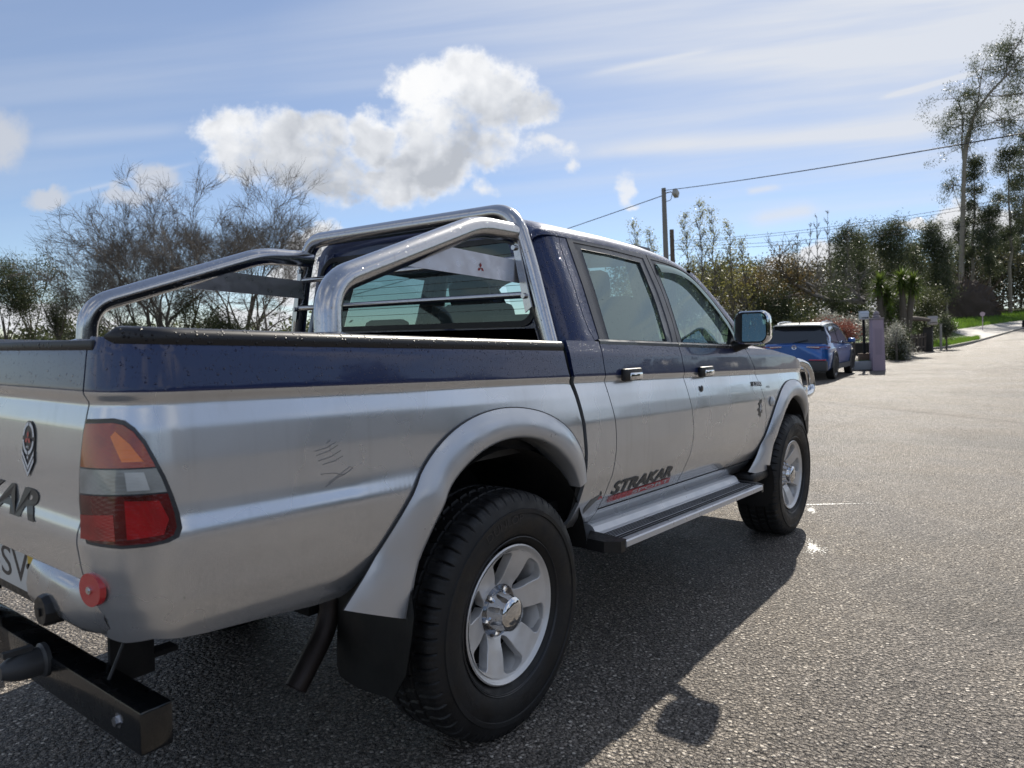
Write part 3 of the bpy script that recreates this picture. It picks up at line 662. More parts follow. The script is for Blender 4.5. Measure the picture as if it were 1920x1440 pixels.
# door handles, lock, indicator
def handle(s0, s1, z0, z1, par, sd_):
    m_ = MB(); c = np.array(body((s0 + s1) / 2, (z0 + z1) / 2, .010)); c[1] *= sd_
    m_.box(c, ((s1 - s0) / 2, .012, (z1 - z0) / 2), bev=.008); h = m_.build('handle', BLACKP, par, 40)
    c2 = c + np.array((.014, -.012 * sd_, -.006)); m_ = MB(); m_.box(c2, ((s1 - s0) / 2 - .022, .006, (z1 - z0) / 2 - .010), bev=.005); m_.build('handle_lever', BRIGHT, h, 40)
for sd_, a, b in ((1, RD, FD), (-1, RD2, FD2)):
    handle(.728, .872, 1.078, 1.128, a, sd_); handle(1.478, 1.625, 1.063, 1.113, b, sd_)
m_ = MB(); m_.lathe([(0, -.006), (.006, -.006), (.014, -.004), (.016, 0)], (1.503, body(1.503, 1.008, .003)[1], 1.008), 20); m_.build('door_lock', SATIN, FD)
m_ = MB(); m_.lathe([(0, -.014), (.018, -.012), (.028, -.004), (.030, 0)], (2.50, body(2.5, .88, .004)[1], .88), 24); m_.build('side_indicator', simple('clear_plastic', (.55, .56, .56), .15, coat=1), WG)

# ------------------------------------------------------------------ cab upper part
XR, RR = .54, .11           # rear corner of the cab
def green(s, z, off=0.):
    w = G(z)
    if s >= XR: return (s, -(w + off), z)
    a = min(PI / 2, (XR - s) / RR); rr = RR + off
    p = (XR - rr * math.sin(a), -(w - RR + rr * math.cos(a)), z)
    ex = (XR - s) - RR * PI / 2
    return p if ex <= 0 else (XR - rr, -(w - RR - ex), z)
def ring(name, outer, inner, surf, mat, parent, n=14, off=.0, depth=.012, side=1, rim=0, **k):
    """band between two outlines, each given as a list of sides"""
    O = np.concatenate([resample(s_, n)[:-1] for s_ in outer]); I = np.concatenate([resample(s_, n)[:-1] for s_ in inner]); N = len(O)
    rows = [(O, off - depth), (O, off), (O + (I - O) * .08, off + rim), (O + (I - O) * .45, off + rim), (O + (I - O) * .5, off + rim - .004), (O + (I - O) * .94, off + rim - .004), (I, off - .002), (I, off - depth)]
    V = []
    for P, o_ in rows: V += [surf(p[0], p[1], o_) for p in P]
    F = [(r * N + i, (r + 1) * N + i, (r + 1) * N + (i + 1) % N, r * N + (i + 1) % N) for r in range(len(rows) - 1) for i in range(N)]
    if side < 0: V = [(x, -y, z) for x, y, z in V]
    return fix_normals(mesh(name, V, F, mat, parent, 30, **k))
DT = [(.626, 1.648), (.939, 1.648), (1.293, 1.637), (1.385, 1.631), (1.533, 1.620), (1.715, 1.589), (1.804, 1.546), (1.924, 1.455), (2.043, 1.366), (2.12, 1.305), (2.185, 1.235)]
DTc = smoothc(DT, 60); dtf = fn([tuple(p) for p in DTc], 1)
bl = rk(1.253)
def upper(sd_, rd, fd):
    # pillar behind the rear door, round the corner onto the back of the cab
    CS = [(.576, 1.70), (.576, 1.645), (.560, 1.60), (.557, 1.50), (.557, 1.40), (.559, 1.33), (.566, 1.28), (.585, 1.242), (.605, 1.225), (.606, 1.20)]
    cs = fn(CS)
    panel('rear_pillar', const(.33), lambda z: cs(z) - .002, lambda s: 1.228, const(1.655), 30, 50, PAINT, truck, off=.001, surf=green, side=sd_)
    # painted strip of the rear door
    panel('door_pillar', lambda z: cs(z) + .002, const(.6225), bl, const(1.643), 6, 40, PAINT, rd, off=.001, surf=green, side=sd_)
    wo = [[(.622, bl(.62)), (1.309, bl(1.3))], [(1.309, bl(1.3)), (1.325, 1.33), (1.318, 1.49), (1.290, 1.635)], [(1.290, 1.635), (.939, 1.646), (.622, 1.646)], [(.622, 1.646), (.622, bl(.62))]]
    wi = [[(.697, 1.242), (1.211, 1.234)], [(1.211, 1.234), (1.222, 1.40), (1.206, 1.592)], [(1.206, 1.592), (.95, 1.603), (.711, 1.604)], [(.711, 1.604), (.697, 1.242)]]
    fr = ring('window_frame', wo, wi, green, SATIN, rd, off=.004, side=sd_)
    sheet('window_glass', [p for s_ in wi for p in s_[:-1]], green, -.009, GLASS, rd, sd_, .05)
    iF = [(1.360, 1.598), (1.49, 1.598), (1.609, 1.590), (1.724, 1.560), (1.815, 1.506), (1.915, 1.428), (1.985, 1.369), (2.04, 1.318), (2.075, 1.225)]
    fo = [[(1.315, bl(1.3)), (2.185, bl(2.18))], [(2.185, bl(2.18)), (2.18, 1.24)], [tuple(p) for p in DTc[::-1] if p[0] > 1.297], [(1.297, 1.636), (1.325, 1.49), (1.331, 1.33), (1.315, bl(1.3))]]
    fo[1] = [(2.185, bl(2.18)), (2.187, 1.236)]; fo[2] = [(2.187, 1.236)] + fo[2] + [(1.297, 1.636)]
    fi = [[(1.364, 1.230), (2.05, 1.217)], [(2.05, 1.217), (2.072, 1.235)], [(2.072, 1.235)] + iF[::-1][1:], [(1.360, 1.598), (1.372, 1.42), (1.364, 1.230)]]
    ring('window_frame', fo, fi, green, SATIN, fd, n=22, off=.004, side=sd_)
    sheet('window_glass', [p for s_ in fi for p in s_[:-1]], green, -.009, GLASS, fd, sd_, .05)
    # smoked wind deflector
    lo = [(1.363, 1.558), (1.484, 1.564), (1.609, 1.554), (1.711, 1.522), (1.785, 1.467), (1.885, 1.395), (1.947, 1.335), (1.985, 1.288), (2.0, 1.24)]
    hi_ = [(1.360, 1.603), (1.49, 1.603), (1.609, 1.595), (1.724, 1.565), (1.818, 1.511), (1.918, 1.432), (1.988, 1.373), (2.045, 1.320), (2.07, 1.26)]
    A = smoothc(lo, 30); B = smoothc(hi_, 30); V = []; F = []
    for t_, o_ in ((0, .020), (.35, .019), (.8, .012), (1, .003)): V += [green(*(a + (b - a) * t_), o_) for a, b in zip(A, B)]
    F = [(r * 30 + i, r * 30 + i + 1, (r + 1) * 30 + i + 1, (r + 1) * 30 + i) for r in range(3) for i in range(29)]
    if sd_ < 0: V = [(x, -y, z) for x, y, z in V]; F = [f[::-1] for f in F]
    mesh('wind_deflector', V, F, DEFL, fd, 60)
    # waist mouldings
    for a, b, par in ((.608, 1.311, rd), (1.317, 2.20, fd)):
        m_ = MB(); xs = np.linspace(a, b, 16); V = []
        for x in xs:
            z = bl(x)
            for (dz, o_) in ((-.018, .002), (-.016, .010), (-.004, .012), (.003, .006), (.004, -.008)): V.append(green(x, z + dz, o_ + .0) if dz > -.1 else None)
        F = [(i * 5 + j, (i + 1) * 5 + j, (i + 1) * 5 + j + 1, i * 5 + j + 1) for i in range(15) for j in range(4)]
        if sd_ < 0: V = [(x, -y, z) for x, y, z in V]; F = [f[::-1] for f in F]
        mesh('waist_moulding', V, F, SATIN, par, 30)
    # windscreen pillar
    V = []; P = DTc[DTc[:, 0] > 1.72]; n = len(P)
    for (dx, dy, dz) in ((0.004, -.002, .0), (.03, .000, .012), (.05, .018, .022), (.055, .05, .022)):
        for p in P:
            q = green(p[0] + 0, p[1], .0); V.append((q[0] + dx, q[1] - dy * -1 + (.0), q[2] + dz))
    F = [(r * n + i, r * n + i + 1, (r + 1) * n + i + 1, (r + 1) * n + i) for r in range(3) for i in range(n - 1)]
    if sd_ < 0: V = [(x, -y, z) for x, y, z in V]; F = [f[::-1] for f in F]
    mesh('windscreen_pillar', V, F, PAINT, truck, 60)
DEFL = glass_mat('smoked_acrylic', (.10, .10, .11), 1.0, film=.25)
upper(1, RD, FD); upper(-1, RD2, FD2)
# roof
def roof():
    half = [(.661, 1.640), (.658, 1.652), (.650, 1.664), (.634, 1.677), (.60, 1.693), (.54, 1.711), (.42, 1.732), (.22, 1.750), (0, 1.756)]
    sec = half + [(-y, z) for y, z in half[::-1][1:]]
    st = [(.432, -.075, .955), (.434, -.05, .965), (.445, -.028, .98), (.465, -.012, .99), (.50, -.003, 1), (.56, 0, 1)] + [(x, 0, 1) for x in np.linspace(.65, 1.86, 20)]
    V = []; n = len(sec)
    for x, dz, ky in st:
        d2 = np.interp(x, [.95, 1.3, 1.53, 1.72, 1.86], [0, -.008, -.025, -.052, -.085])
        for y, z in sec:
            c_ = abs(y) / .66
            V.append((x + (.06 * (1 - c_ ** 2) if x > 1.5 else 0) * (x - 1.5) / .36, -y * ky * (1 - .0 * c_), z + dz * (1 if abs(y) < .64 else .35) + d2))
    F = [(i * n + j, (i + 1) * n + j, (i + 1) * n + j + 1, i * n + j + 1) for i in range(len(st) - 1) for j in range(n - 1)]
    mesh('roof', V, F, PAINT, truck, 60)
roof()
# back of the cab with its window
def rrect(cy, cz, hw0, hw1, hz, r, n=64):
    """rounded trapezium: half width hw0 at the bottom, hw1 at the top"""
    P = []
    for (sy, sz, a0) in ((1, 1, 0), (-1, 1, 90), (-1, -1, 180), (1, -1, 270)):
        for a in np.radians(np.linspace(a0, a0 + 90, n // 4)):
            z = sz * (hz - r) + r * math.sin(a); hw = hw0 + (hw1 - hw0) * (z + hz) / (2 * hz); P.append((cy + sy * (hw - r) + r * math.cos(a), cz + z))
    return np.array(P)
I_ = rrect(0, 1.465, .645, .565, .150, .07); O1 = rrect(0, 1.465, .665, .585, .172, .085); O2 = rrect(0, 1.44, .74, .60, .26, .07)
xw = .4295
V = []; rows = [(O2, xw), (O1, xw), (O1, xw)]; N = len(I_)
for P, x in ((O2, xw + .004), (O1, xw + .004)): V += [(x, p[0], p[1]) for p in P]
F = [(i, (i + 1) % N, N + (i + 1) % N, N + i) for i in range(N)]
CB = fix_normals(mesh('cab_back', V, F, PAINT, truck, 30))
V = []
for P, x in ((O1, xw + .006), (O1, xw - .006), (I_, xw - .007), (I_, xw + .006)): V += [(x, p[0], p[1]) for p in P]
F = [(r * N + i, r * N + (i + 1) % N, (r + 1) * N + (i + 1) % N, (r + 1) * N + i) for r in range(3) for i in range(N)]
fix_normals(mesh('rear_window_seal', V, F, BLACKP, CB, 30))
mesh('rear_window_glass', [(xw, p[0], p[1]) for p in I_], [tuple(range(N))], GLASSR, CB, 0)
m_ = MB(); m_.box((xw + .012, 0, 1.02), (.010, .70, .22)); m_.box((xw + .01, 0, 1.245), (.006, .70, .045), bev=.004)
for y in np.linspace(-.5, .5, 7): m_.box((xw - .002, y, 1.08), (.006, .035, .16), bev=.004)
m_.build('cab_back_lower', PAINT, truck)
# heater lines on the rear glass
m_ = MB()
for z in np.linspace(1.36, 1.57, 8): m_.box((xw - .0015, 0, z), (.0006, .60 - (z - 1.36) * .2, .0008))
m_.build('heater_line', simple('heater_brown', (.03, .025, .02), .5), CB, 0)
# windscreen
V = []; nu, nv = 13, 11
for j in range(nv):
    t_ = j / (nv - 1); xc_ = 2.235 + (1.845 - 2.235) * t_; yc_ = .775 + (.60 - .775) * t_; zc_ = 1.235 + (1.625 - 1.235) * t_ + .015 * math.sin(PI * t_)
    for i in range(nu):
        u_ = -1 + 2 * i / (nu - 1); V.append((xc_ + (.17 - .09 * t_) * (1 - u_ * u_), yc_ * u_, zc_ + .05 * t_ * (1 - u_ * u_)))
F = [(j * nu + i, j * nu + i + 1, (j + 1) * nu + i + 1, (j + 1) * nu + i) for j in range(nv - 1) for i in range(nu - 1)]
mesh('windscreen', V, F, WSG, truck, 180)
# bonnet
topf = fn([(2.0, 1.205), (2.3, 1.192), (2.63, 1.180), (3.05, 1.133), (3.3, 1.07), (3.5, .98), (3.62, .86)], 1)
V = []; xs = np.r_[np.linspace(2.16, 3.3, 18), np.linspace(3.36, 3.68, 10)]; us = [0, .04, .1, .2, .35, .55, .8, 1]; us = us + [2 - u for u in us[::-1][1:]]
for x in xs:
    b0 = body(min(x, 3.6), topf(x), -.001); w = -b0[1]; xx = x + 0
    for u in us:
        k = min(u, 2 - u); y = -w * (1 - k) if u <= 1 else w * (1 - k)
        crown = .045 * math.sin(min(1, k / .35) * PI / 2) + .02 * k
        cr = crown * np.interp(x, [2.2, 3.3, 3.68], [1, .9, .15])
        V.append((x + (.09 * k if x > 3.3 else .09 * k * (x - 2.16) / 1.14), y, b0[2] + cr - .004))
n = len(us); F = [(i * n + j, (i + 1) * n + j, (i + 1) * n + j + 1, i * n + j + 1) for i in range(len(xs) - 1) for j in range(n - 1)]
mesh('bonnet', V, F, PAINT, truck, 60)
m_ = MB(); m_.box((3.62, 0, .82), (.06, .62, .12), bev=.02); m_.build('grille', BLACKP, truck)
for s_ in (1, -1):
    m_ = MB(); m_.box((3.56, -.68 * s_, .83), (.07, .09, .085), bev=.03); m_.build('headlight', CLEAR, truck)
m_ = MB(); m_.box((3.56, 0, .60), (.13, .70, .12), bev=.05)
for s_ in (1, -1): m_.box((3.36, -.775 * s_, .70), (.10, .05, .13), bev=.03)
m_.build('front_bumper', BLACKP, truck)
# chrome nudge bar with its side loops
m_ = MB()
for s_ in (1, -1): m_.tube([(3.42, -.66 * s_, 1.075), (3.60, -.70 * s_, 1.085), (3.80, -.72 * s_, 1.05), (3.86, -.735 * s_, .86), (3.62, -.735 * s_, .835), (3.5, -.70 * s_, .84)], .027, 14, fil=[.05, .12, .09, .09])
m_.tube([(3.80, -.70, 1.03), (3.86, -.45, 1.06), (3.86, .45, 1.06), (3.80, .70, 1.03)], .026, 14, fil=.1)
for s_ in (1, -1): m_.tube([(3.85, -.40 * s_, 1.06), (3.85, -.40 * s_, .50), (3.72, -.40 * s_, .48)], .026, 14, fil=.08)
m_.build('nudge_bar', BRIGHT, truck, 60)
# door mirrors
for s_, par in ((1, FD), (-1, FD2)):
    cy, cz, hy, hz = -.935, 1.302, .086, .083; V = []; n = 32
    def ol(k, x, sh=1.0, dy=0): return [(x, (cy + dy + k * p[0]) * s_, cz + k * p[1] * sh) for p in rrect(0, 0, hy, hy * 1.0, hz, .042, n) ]
    rows = [ol(.90, 1.945), ol(.95, 1.928), ol(1.03, 1.932), ol(1.05, 1.955), ol(.98, 2.0, dy=-.002), ol(.80, 2.045, dy=.0), ol(.45, 2.068), ol(.1, 2.072)]
    V = [p for r_ in rows for p in r_]; F = [(r_ * n + i, r_ * n + (i + 1) % n, (r_ + 1) * n + (i + 1) % n, (r_ + 1) * n + i) for r_ in range(len(rows) - 1) for i in range(n)] + [tuple((len(rows) - 1) * n + i for i in range(n))]
    h = fix_normals(mesh('door_mirror', V, F, BRIGHT, par, 50))
    m_ = MB(); m_.V = [(1.9455 - (p[1] / s_ - cy) * .0, p[1], p[2]) for p in ol(.965, 0)]; m_.F = [tuple(range(n))]
    m_.V = [(1.943, p[1], p[2]) for p in ol(.91, 0)]
    g_o = m_.build('mirror_rim', BLACKP, h, 0)
    gy = MB(); gl = ol(.86, 0); gy.V = [(1.9405 + .05 * ((p[1] / s_) - cy) , p[1], p[2]) for p in gl]; gy.F = [tuple(range(n))]; gy.build('mirror_glass', MIRG, h, 0)
    m_ = MB(); m_.tube([(2.02, -.80 * s_, 1.20), (2.02, -.86 * s_, 1.215), (2.01, -.90 * s_, 1.235)], [.034, .026, .028], 12); m_.prism([(1.96, -.795 * s_, 1.205), (2.14, -.795 * s_, 1.205), (2.10, -.782 * s_, 1.30), (2.03, -.779 * s_, 1.31)], (0, -.02 * s_, 0)); fix_normals(m_.build('mirror_arm', BLACKP, h, 40))
# ------------------------------------------------------------------ roll bar
def rollbar():
    m_ = MB(); m_.tube([(.385, -.748, 1.20), (.370, -.655, 1.545), (.366, -.592, 1.716), (.366, .592, 1.716), (.370, .655, 1.545), (.385, .748, 1.20)], .0325, 20, fil=[.12, .12, .12, .12], seg=9)
    rb = m_.build('roll_bar', CHROME, truck, 60)
    for s_ in (1, -1):
        m_ = MB(); m_.tube([(-.578, -.712 * s_, 1.205), (-.570, -.700 * s_, 1.385), (.120, -.618 * s_, 1.628), (.372, -.606 * s_, 1.633)], .0365, 22, fil=[.13, .075], seg=9); sb = m_.build('side_tube', CHROME, rb, 60)
        m_ = MB(); m_.lathe([(0, 0), (.058, 0), (.058, .006), (.040, .010), (.036, .012)], (-.578, -.712 * s_, 1.250), 28, 'z'); m_.build('foot_flange', CHROME, sb, 40)
        m_ = MB()
        for y0 in (.612, .618): pass
        Q = [(-.225, -.628, 1.467), (-.03, -.622, 1.545), (.335, -.628, 1.531), (.352, -.634, 1.449)]
        m_.prism([(x, y * s_, z) for x, y, z in Q], (0, .005 * s_, 0)); pl = fix_normals(m_.build('side_plate', simple('brushed_plate', (.52, .51, .53), .34, .85, var=.06, bscale=80), rb, 30))
        if s_ == 1:
            m_ = MB()
            for an in (90, 210, 330):
                m_.add([(p[0], p[1], p[2]) for p in dia(lambda a, b: (.134 + a, -.6305, 1.487 + b), (0, 0), math.radians(an), .019, .0055)], [(0, 1, 2, 3)])
            m_.build('plate_emblem', simple('emblem_red', (.28, .02, .02), .4), pl, 0)
        # bracket strip with bolts down the hoop leg
        m_ = MB(); m_.prism([(.336, -.640 * s_, 1.60), (.336, -.70 * s_, 1.36), (.336, -.672 * s_, 1.34), (.336, -.618 * s_, 1.58)], (-.006, 0, 0))
        for z in (1.575, 1.40): m_.lathe([(0, -.018), (.009, -.018), (.011, -.006), (.011, 0)], (.336, (-.628 - (1.575 - z) * .24) * s_, z), 10, 'x')
        fix_normals(m_.build('bracket', CHROME, rb, 40))
    for (ya, za, yb, zb) in ((.665, 1.405, -.665, 1.405), (.625, 1.533, -.625, 1.535)):
        m_ = MB(); m_.tube([(.345, ya, za), (.345, yb, zb)], .0125, 12); m_.build('cross_tube', CHROME, rb, 60)
rollbar()
# ------------------------------------------------------------------ load bed
m_ = MB()
m_.box((-.39, 0, .86), (.75, .70, .01)); m_.box((.365, 0, 1.03), (.012, .74, .175)); m_.box((-1.105, 0, 1.03), (.012, .72, .175))
for s_ in (1, -1):
    m_.box((-.39, .745 * s_, 1.03), (.74, .012, .17)); m_.box((0, .64 * s_, .98), (.40, .12, .11), bev=.03)
m_.build('bed_liner', simple('bed_liner_black', (.02, .021, .023), .55, bump=.3), truck)
# ------------------------------------------------------------------ cabin inside
m_ = MB(); m_.box((1.35, 0, .58), (.95, .76, .02)); m_.box((2.20, 0, .95), (.02, .76, .28)); m_.build('cabin_floor', DARK, truck)
m_ = MB(); m_.box((2.13, 0, 1.12), (.20, .74, .10), bev=.04); m_.box((1.93, .37, 1.15), (.09, .19, .06), bev=.03); dsh = m_.build('dashboard', INTER, truck, 50)
def seat(x, y, w, h, mat=FABRIC):
    m_ = MB(); M = Matrix.Rotation(math.radians(-16), 3, 'Y')
    m_.box((x + .26, y, .80), (.26, w, .08), bev=.05); m_.box((x - .02, y, .80 + h / 2), (.065, w, h / 2), M=M, bev=.05); s_ = m_.build('seat', mat, truck, 50)
    return s_, x - .02 - math.sin(math.radians(16)) * h / 2 - .03
for y in (-.37, .37):
    s_, hx = seat(1.38, y, .25, .66); m_ = MB(); m_.box((hx, y, 1.50), (.05, .125, .075), M=Matrix.Rotation(math.radians(-10), 3, 'Y'), bev=.04)
    for d in (-.05, .05): m_.tube([(hx + .01, y + d, 1.42), (hx, y + d, 1.50)], .006, 6)
    m_.build('headrest', FABRIC, s_, 50)
s_, hx = seat(.74, 0, .62, .44)
for y in (-.37, .37):
    m_ = MB(); m_.box((hx + .0, y, 1.30), (.04, .13, .05), bev=.03); m_.build('headrest', FABRIC, s_, 50)
m_ = MB(); 
th = np.linspace(0, 2 * PI, 41)[:-1]; cx = np.array((1.80, .37, 1.17)); e1 = np.array((0, 1., 0)); e2 = np.array((.42, 0, .9)); 
m_.tube([cx + .19 * (math.cos(a) * e1 + math.sin(a) * e2) for a in np.linspace(0, 2 * PI, 41)], .014, 8, caps=False)
m_.tube([cx + .19 * e1, cx + (.03, 0, 0), cx - .19 * e1], .012, 6); m_.tube([cx, cx + (.12, 0, -.05)], .03, 8); m_.build('steering_wheel', BLACKP, dsh, 60)
m_ = MB(); m_.box((1.86, .02, 1.575), (.012, .12, .035), bev=.01); m_.tube([(1.87, .02, 1.60), (1.91, .02, 1.66)], .008, 6); im = m_.build('interior_mirror', BLACKP, truck)
m_ = MB(); m_.V = [(1.846, .02 + a, 1.575 + b) for a, b in ((-.11, -.028), (.11, -.028), (.11, .028), (-.11, .028))]; m_.F = [(0, 1, 2, 3)]; m_.build('mirror_glass', MIRG, im, 0)
m_ = MB(); m_.box((1.03, 0, 1.700), (.55, .54, .006)); m_.build('headlining', simple('headlining_grey', (.30, .30, .29), .9), truck)
for s_ in (1, -1):
    m_ = MB(); m_.box((1.25, -.775 * s_, 1.0), (.80, .015, .20), bev=.01); m_.tube([(1.30, -.70 * s_, 1.22), (1.27, -.60 * s_, 1.62)], .035, 8); m_.tube([(1.36, -.66 * s_, 1.55), (1.30, -.70 * s_, 1.0)], .004, 4); m_.build('door_trim', INTER, truck)
# ------------------------------------------------------------------ wheels
def make_wheel():
    """wheel centred on its axle, outer face towards -y"""
    m_ = MB(); m_.lathe([(0, -.035), (.125, -.030), (.135, -.01), (.179, 0), (.179, .09), (.205, .10)], n=48)
    root = m_.build('wheel', simple('wheel_barrel', (.006, .006, .006), .8), truck, 40)
    # rim: barrel, lip and six solid spokes with open pockets between them
    m_ = MB(); m_.lathe([(.2185, -.112), (.214, -.115), (.209, -.111), (.2045, -.104), (.1985, -.102), (.196, -.088), (.188, -.066), (.182, -.03), (.180, .04)], n=72)
    rim = m_.build('rim', ALLOY, root, 40)
    hwp = lambda r: float(np.interp(r, [.086, .091, .100, .115, .14, .178, .187, .192, .1965], [0, 5.5, 9.0, 11.0, 12.5, 15.5, 14.5, 11, 0]))
    rr = np.unique(np.r_[np.linspace(.056, .086, 5), np.linspace(.086, .105, 8), np.linspace(.105, .175, 12), np.linspace(.175, .1985, 12)])
    uu = [(-1, .034), (-1, .006), (-.985, .0015), (-.94, 0), (-.6, 0), (-.2, 0), (.2, 0), (.6, 0), (.94, 0), (.985, .0015), (1, .006), (1, .034)]
    for k in range(6):
        tk = math.radians(68 - 60 * k); V = []
        for r in rr:
            h = 30 - hwp(r); ds = float(np.interp(r, [.056, .080, .088, .12, .165, .188, .1985], [.060, .059, .052, .036, .021, .014, .0105]))
            for u, dz in uu: a = tk + math.radians(u * h); V.append((r * math.cos(a), -.115 + ds + (dz if hwp(r) > .01 else dz * .02), r * math.sin(a)))
        n = len(uu); F = [(i_ * n + j_, (i_ + 1) * n + j_, (i_ + 1) * n + j_ + 1, i_ * n + j_ + 1) for i_ in range(len(rr) - 1) for j_ in range(n - 1)]
        o = mesh('spoke', V, F, ALLOY, rim, 30)
        if o.data.polygons[len(o.data.polygons) // 2].normal.y > 0: o.data.flip_normals()
    # hub: dark collar, six nuts, chrome cap
    m_ = MB(); m_.lathe([(.0, -.056), (.078, -.056), (.084, -.060), (.086, -.054)], n=40); m_.build('hub_collar', simple('collar_chrome', (.25, .25, .26), .22, .9), rim, 40)
    for k in range(6):
        a = math.radians(12 + 60 * k); MB().lathe([(.0, -.020), (.006, -.019), (.0105, -.014), (.0105, .0)], (.0698 * math.cos(a), -.056, .0698 * math.sin(a)), 6).build('wheel_nut', BRIGHT, rim, 30)
    m_ = MB(); m_.lathe([(.066, -.056), (.064, -.064), (.058, -.085), (.056, -.105), (.053, -.110), (.0535, -.116), (.049, -.121), (.03, -.126), (.0, -.128)], n=48); m_.build('hub_cap', BRIGHT, rim, 40)
    m_ = MB(); m_.box((.172, -.088, -.073), (.008, .004, .024)); 
    # tyre
    ya = [.100, .116, .129, .1355, .134, .1335, .1375, .1375, .133, .130, .126, .121, .112, .100, .086, .074, .066, .060, .056, .052, .048, .044, .036, .026, .016, .012, .008, .004]
    ra = [.2185, .236, .262, .295, .312, .318, .320, .333, .335, .345, .356, .368, .378, .3835, .3855, .3865, .387, .3873, .3875, .3877, .3878, .388, .3883, .3885, .3886, .3887, .3887, .3888]
    prof = list(zip(ra, [-y for y in ya])) + [(.3888, 0)] + list(zip(ra[::-1], ya[::-1])); n2 = 504; V = []; P = len(prof)
    for k in range(n2):
        a = 2 * PI * k / n2
        for (r, y) in prof:
            g = 0; ay = abs(y); ph = (k / n2 * 56) % 1; sh = .5 if y > 0 else 0
            if r > .357 and ay > .060:
                p_ = (ph + sh + (ay - .07) * 2.0) % 1
                if p_ < .13: g = .007
                elif .52 < (p_ + (ay * 18 % 1) * .10) < .57 and r > .36: g = .003
            elif ay < .060:
                p_ = (ph + ay * 7 + sh) % 1
                if p_ < .15: g = .008
                if .046 < ay < .056: g = .010
                if ay < .0045: g = .009
            if .319 < r < .334 and ay > .13: g = -.0 if (k // 6) % 2 else .0
            rr_ = r - g; V.append((rr_ * math.cos(a), y * (1 if g < .004 or ay < .09 else .985), rr_ * math.sin(a)))
    F = [(k * P + j, k * P + j + 1, ((k + 1) % n2) * P + j + 1, ((k + 1) % n2) * P + j) for k in range(n2) for j in range(P - 1)]
    ty = fix_normals(mesh('tyre', V, F, RUBBER, root, 32))
    # raised sidewall lettering and ribs
    RB_ = simple('raised_rubber', (.022, .022, .024), .35)
    for word, a0, r0, hgt in (('DUNLOP', 118, .292, .026), ('RADIAL TUBELESS', 300, .272, .008), ('265/70R16', 230, .285, .012)):
        VV, FF, ext = text_mesh(word, 1, .0)
        VV = VV * (hgt / ext[1]); w = VV[:, 0].max()
        def pl(x, y_):
            aa = math.radians(a0) - (x / (r0 + hgt / 2)) * 1.25; r_ = r0 + y_; return (r_ * math.cos(aa), -np.interp(r_, [.262, .295, .312, .32], [.129, .1355, .134, .1345]) - .0012, r_ * math.sin(aa))
        MB().add([pl(x, y_) for x, y_ in VV], FF).build('sidewall_lettering', RB_, ty, 0)
    MB().lathe([(.240, -.1205), (.2425, -.1245), (.245, -.1235), (.247, -.1255)], n=96).build('rim_protector', RB_, ty, 60)
    return root
wheel = make_wheel()
def copy_tree(o, parent, flip=False):
    c = o.copy(); C.objects.link(c); c.parent = parent
    for ch in list(o.children): copy_tree(ch, c)
    return c
wheel.location = (0, -.74, .3785); wheel.rotation_euler = (0, math.radians(0), 0)
for (x, s_, rot) in ((2.96, -1, 25), (0, 1, 50), (2.96, 1, 10)):
    w_ = copy_tree(wheel, truck); w_.location = (x, .74 * s_, .3785)
    w_.rotation_euler = (0, math.radians(rot if s_ < 0 else 0), math.radians(0 if s_ < 0 else 180))
# wheel-house liners, mudguard flaps
def liner(x, s_, z0, r, a0, a1):
    m_ = MB(); aa = np.radians(np.linspace(a0, a1, 22)); V = []
    for a in aa:
        for y in (.885 - .05, .38): V.append((x + r * math.cos(a), -y * s_, z0 + r * math.sin(a)))
    F = [(2 * i, 2 * i + 1, 2 * i + 3, 2 * i + 2) for i in range(21)]; F.append(tuple(2 * i + 1 for i in range(22)))
    m_.add(V, F); return m_.build('wheel_house', DARK, truck, 60)
for s_ in (1, -1):
    liner(-.01, s_, .40, .50, 8, 158); liner(2.93, s_, .40, .475, 8, 165)
    m_ = MB(); V = []
    for z, ya, yb, dx in ((.60, .56, .86, .02), (.525, .575, .892, 0), (.46, .575, .885, -.004), (.36, .565, .86, -.002), (.30, .56, .82, 0), (.272, .57, .80, .002)):
        for t_ in np.linspace(0, 1, 8): V.append((-.455 + dx - .018 * math.sin(PI * t_) - (.012 if t_ > .9 else 0), -(ya + (yb - ya) * t_) * s_, z))
    F = [(i * 8 + j, (i + 1) * 8 + j, (i + 1) * 8 + j + 1, i * 8 + j + 1) for i in range(5) for j in range(7)]
    n = len(V); V += [(x + .006, y, z) for x, y, z in V]; F += [tuple(i + n for i in f[::-1]) for f in F]
    mesh('mud_flap', V, F, simple('flap_rubber', (.012, .013, .013), .5, bump=.2, bscale=30, var=.4), truck, 40)
    m_ = MB(); V = []
    for z, xo, ya, yb in ((.52, 2.40, .62, .895), (.46, 2.435, .62, .90), (.38, 2.45, .64, .90), (.30, 2.46, .66, .88), (.265, 2.465, .68, .86)):
        for t_ in np.linspace(0, 1, 6): V.append((xo - .02 * math.sin(PI * t_), -(ya + (yb - ya) * t_) * s_, z))
    F = [(i * 6 + j, (i + 1) * 6 + j, (i + 1) * 6 + j + 1, i * 6 + j + 1) for i in range(4) for j in range(5)]; n = len(V)
    V += [(x - .008, y, z) for x, y, z in V]; F += [tuple(i + n for i in f[::-1]) for f in F]
    mesh('mud_flap', V, F, BLACKP, truck, 40)
    m_ = MB(); m_.box((2.29, -.825 * s_, .470), (.13, .055, .028), bev=.02); m_.build('flare_bracket', BLACKP, truck)
